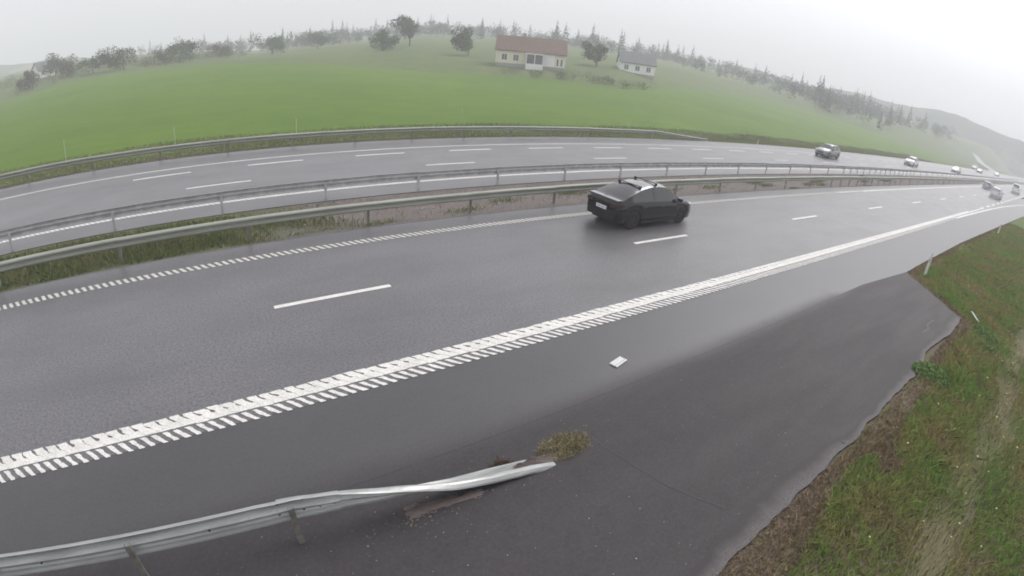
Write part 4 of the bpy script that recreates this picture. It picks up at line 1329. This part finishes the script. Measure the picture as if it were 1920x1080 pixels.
gable_roof(15.6, 8.5, 3.3, 3.2, M['roof_tile'], hs_)
for wx in (-5.9, -3.3):
    window(hs_, wx, 0.95, 1.15, 1.3, -0.01)
window(hs_, 6.15, 0.6, 0.42, 1.5, -0.01, False)
window(hs_, 7.05, 0.6, 0.42, 1.5, -0.01, False)
pr = MB()
pr.box(-1.0, 2.9, -2.0, -0.02, -1.2, 0.55).box(-1.0, -0.82, -2.0, -1.82, 0.55, 2.6).box(2.72, 2.9, -2.0, -1.82, 0.55, 2.6).box(0.86, 1.04, -2.0, -1.82, 0.55, 2.6).box(-1.15, 3.05, -2.15, -0.02, 2.6, 2.85)
porch = pr.obj('porch', M['white_wood'], hs_)
MB().box(-0.8, 0.84, -1.92, -1.86, 0.55, 2.6).obj('pane', M['house_glass'], porch)
MB().box(1.06, 2.7, -1.92, -1.86, 0.55, 2.6).obj('pane', M['house_glass'], porch)
MB().box(2.95, 5.5, -0.06, -0.015, 0.25, 3.0).obj('white_panelling', M['white_wood'], hs_)
MB().box(7.72, 7.86, -0.06, 0.1, 0.25, 3.25).obj('corner_board', M['white_wood'], hs_)
MB().box(-7.86, -7.72, -0.06, 0.1, 0.25, 3.25).obj('corner_board', M['white_wood'], hs_)
MB().box(-2.2, -1.4, 3.9, 4.7, 5.6, 7.5).obj('chimney', M['plinth'], hs_)
loc, rz = house_frame(43.4, 150, float(terrain(*polar(43.4, 150))), 8)
h2 = tag(empty('white_house', loc, rz), 'white wooden house on the hillside right of the yellow house', 'house')
add('wall', *wall_box(9.5, 7.5, 3.0, 2.8), M['white_wood'], h2)
MB().box(-4.8, 4.8, -0.05, 7.55, -2.2, 0.2).obj('plinth', M['plinth'], h2)
gable_roof(9.5, 7.5, 3.0, 2.8, M['roof_grey'], h2)
for wx in (-3.0, 0.0, 3.0):
    window(h2, wx, 0.95, 1.1, 1.25, -0.01)
loc, rz = house_frame(102.4, 200, float(terrain(*polar(102.4, 200))), 25)
h3 = tag(empty('small_white_house', loc, rz), 'small white house among trees far beyond the left end of the field', 'house')
add('wall', *wall_box(6.5, 5.5, 2.6, 2.4), M['white_wood'], h3)
gable_roof(6.5, 5.5, 2.6, 2.4, M['roof_grey'], h3)
for wx in (-1.6, 1.6):
    window(h3, wx, 0.9, 1.0, 1.2, -0.01)

# ------------------------------------------------------------------ mist and spray
def volume_mat(name, density, col=(0.95, 0.96, 1.0)):
    m = bpy.data.materials.new(name)
    m.use_nodes = True
    n_ = m.node_tree
    n_.nodes.clear()
    o_ = n_.nodes.new('ShaderNodeOutputMaterial')
    p_ = n_.nodes.new('ShaderNodeVolumePrincipled')
    p_.inputs['Color'].default_value = (*col, 1)
    p_.inputs['Density'].default_value = density
    p_.inputs['Anisotropy'].default_value = 0.0
    n_.links.new(p_.outputs[0], o_.inputs['Volume'])
    return m
def spray(x, y, lx, ly, lz, dens):
    bm = bmesh.new()
    bmesh.ops.create_icosphere(bm, subdivisions=2, radius=1.0)
    for v_ in bm.verts:
        v_.co.z = max(v_.co.z, -0.35)
    me = bpy.data.meshes.new('spray')
    bm.to_mesh(me)
    bm.free()
    me.materials.append(volume_mat('spray_mist', dens))
    tag(link('spray', me, None, (x, y, 0.35 * lz + 0.06), (0, 0, 0), (lx, ly, lz)), kind='stuff')
spray(95.2, 9.9, 2.6, 1.25, 1.25, 0.16)
spray(113.6, 13.8, 2.6, 1.2, 1.0, 0.10)
spray(142.0, 10.2, 2.8, 1.2, 1.4, 0.12)
HAZE = 0.0019
vb = box(-480, 840, -180, 940, -12, 95)
tag(add('haze', *vb, volume_mat('haze_air', HAZE)), kind='stuff')
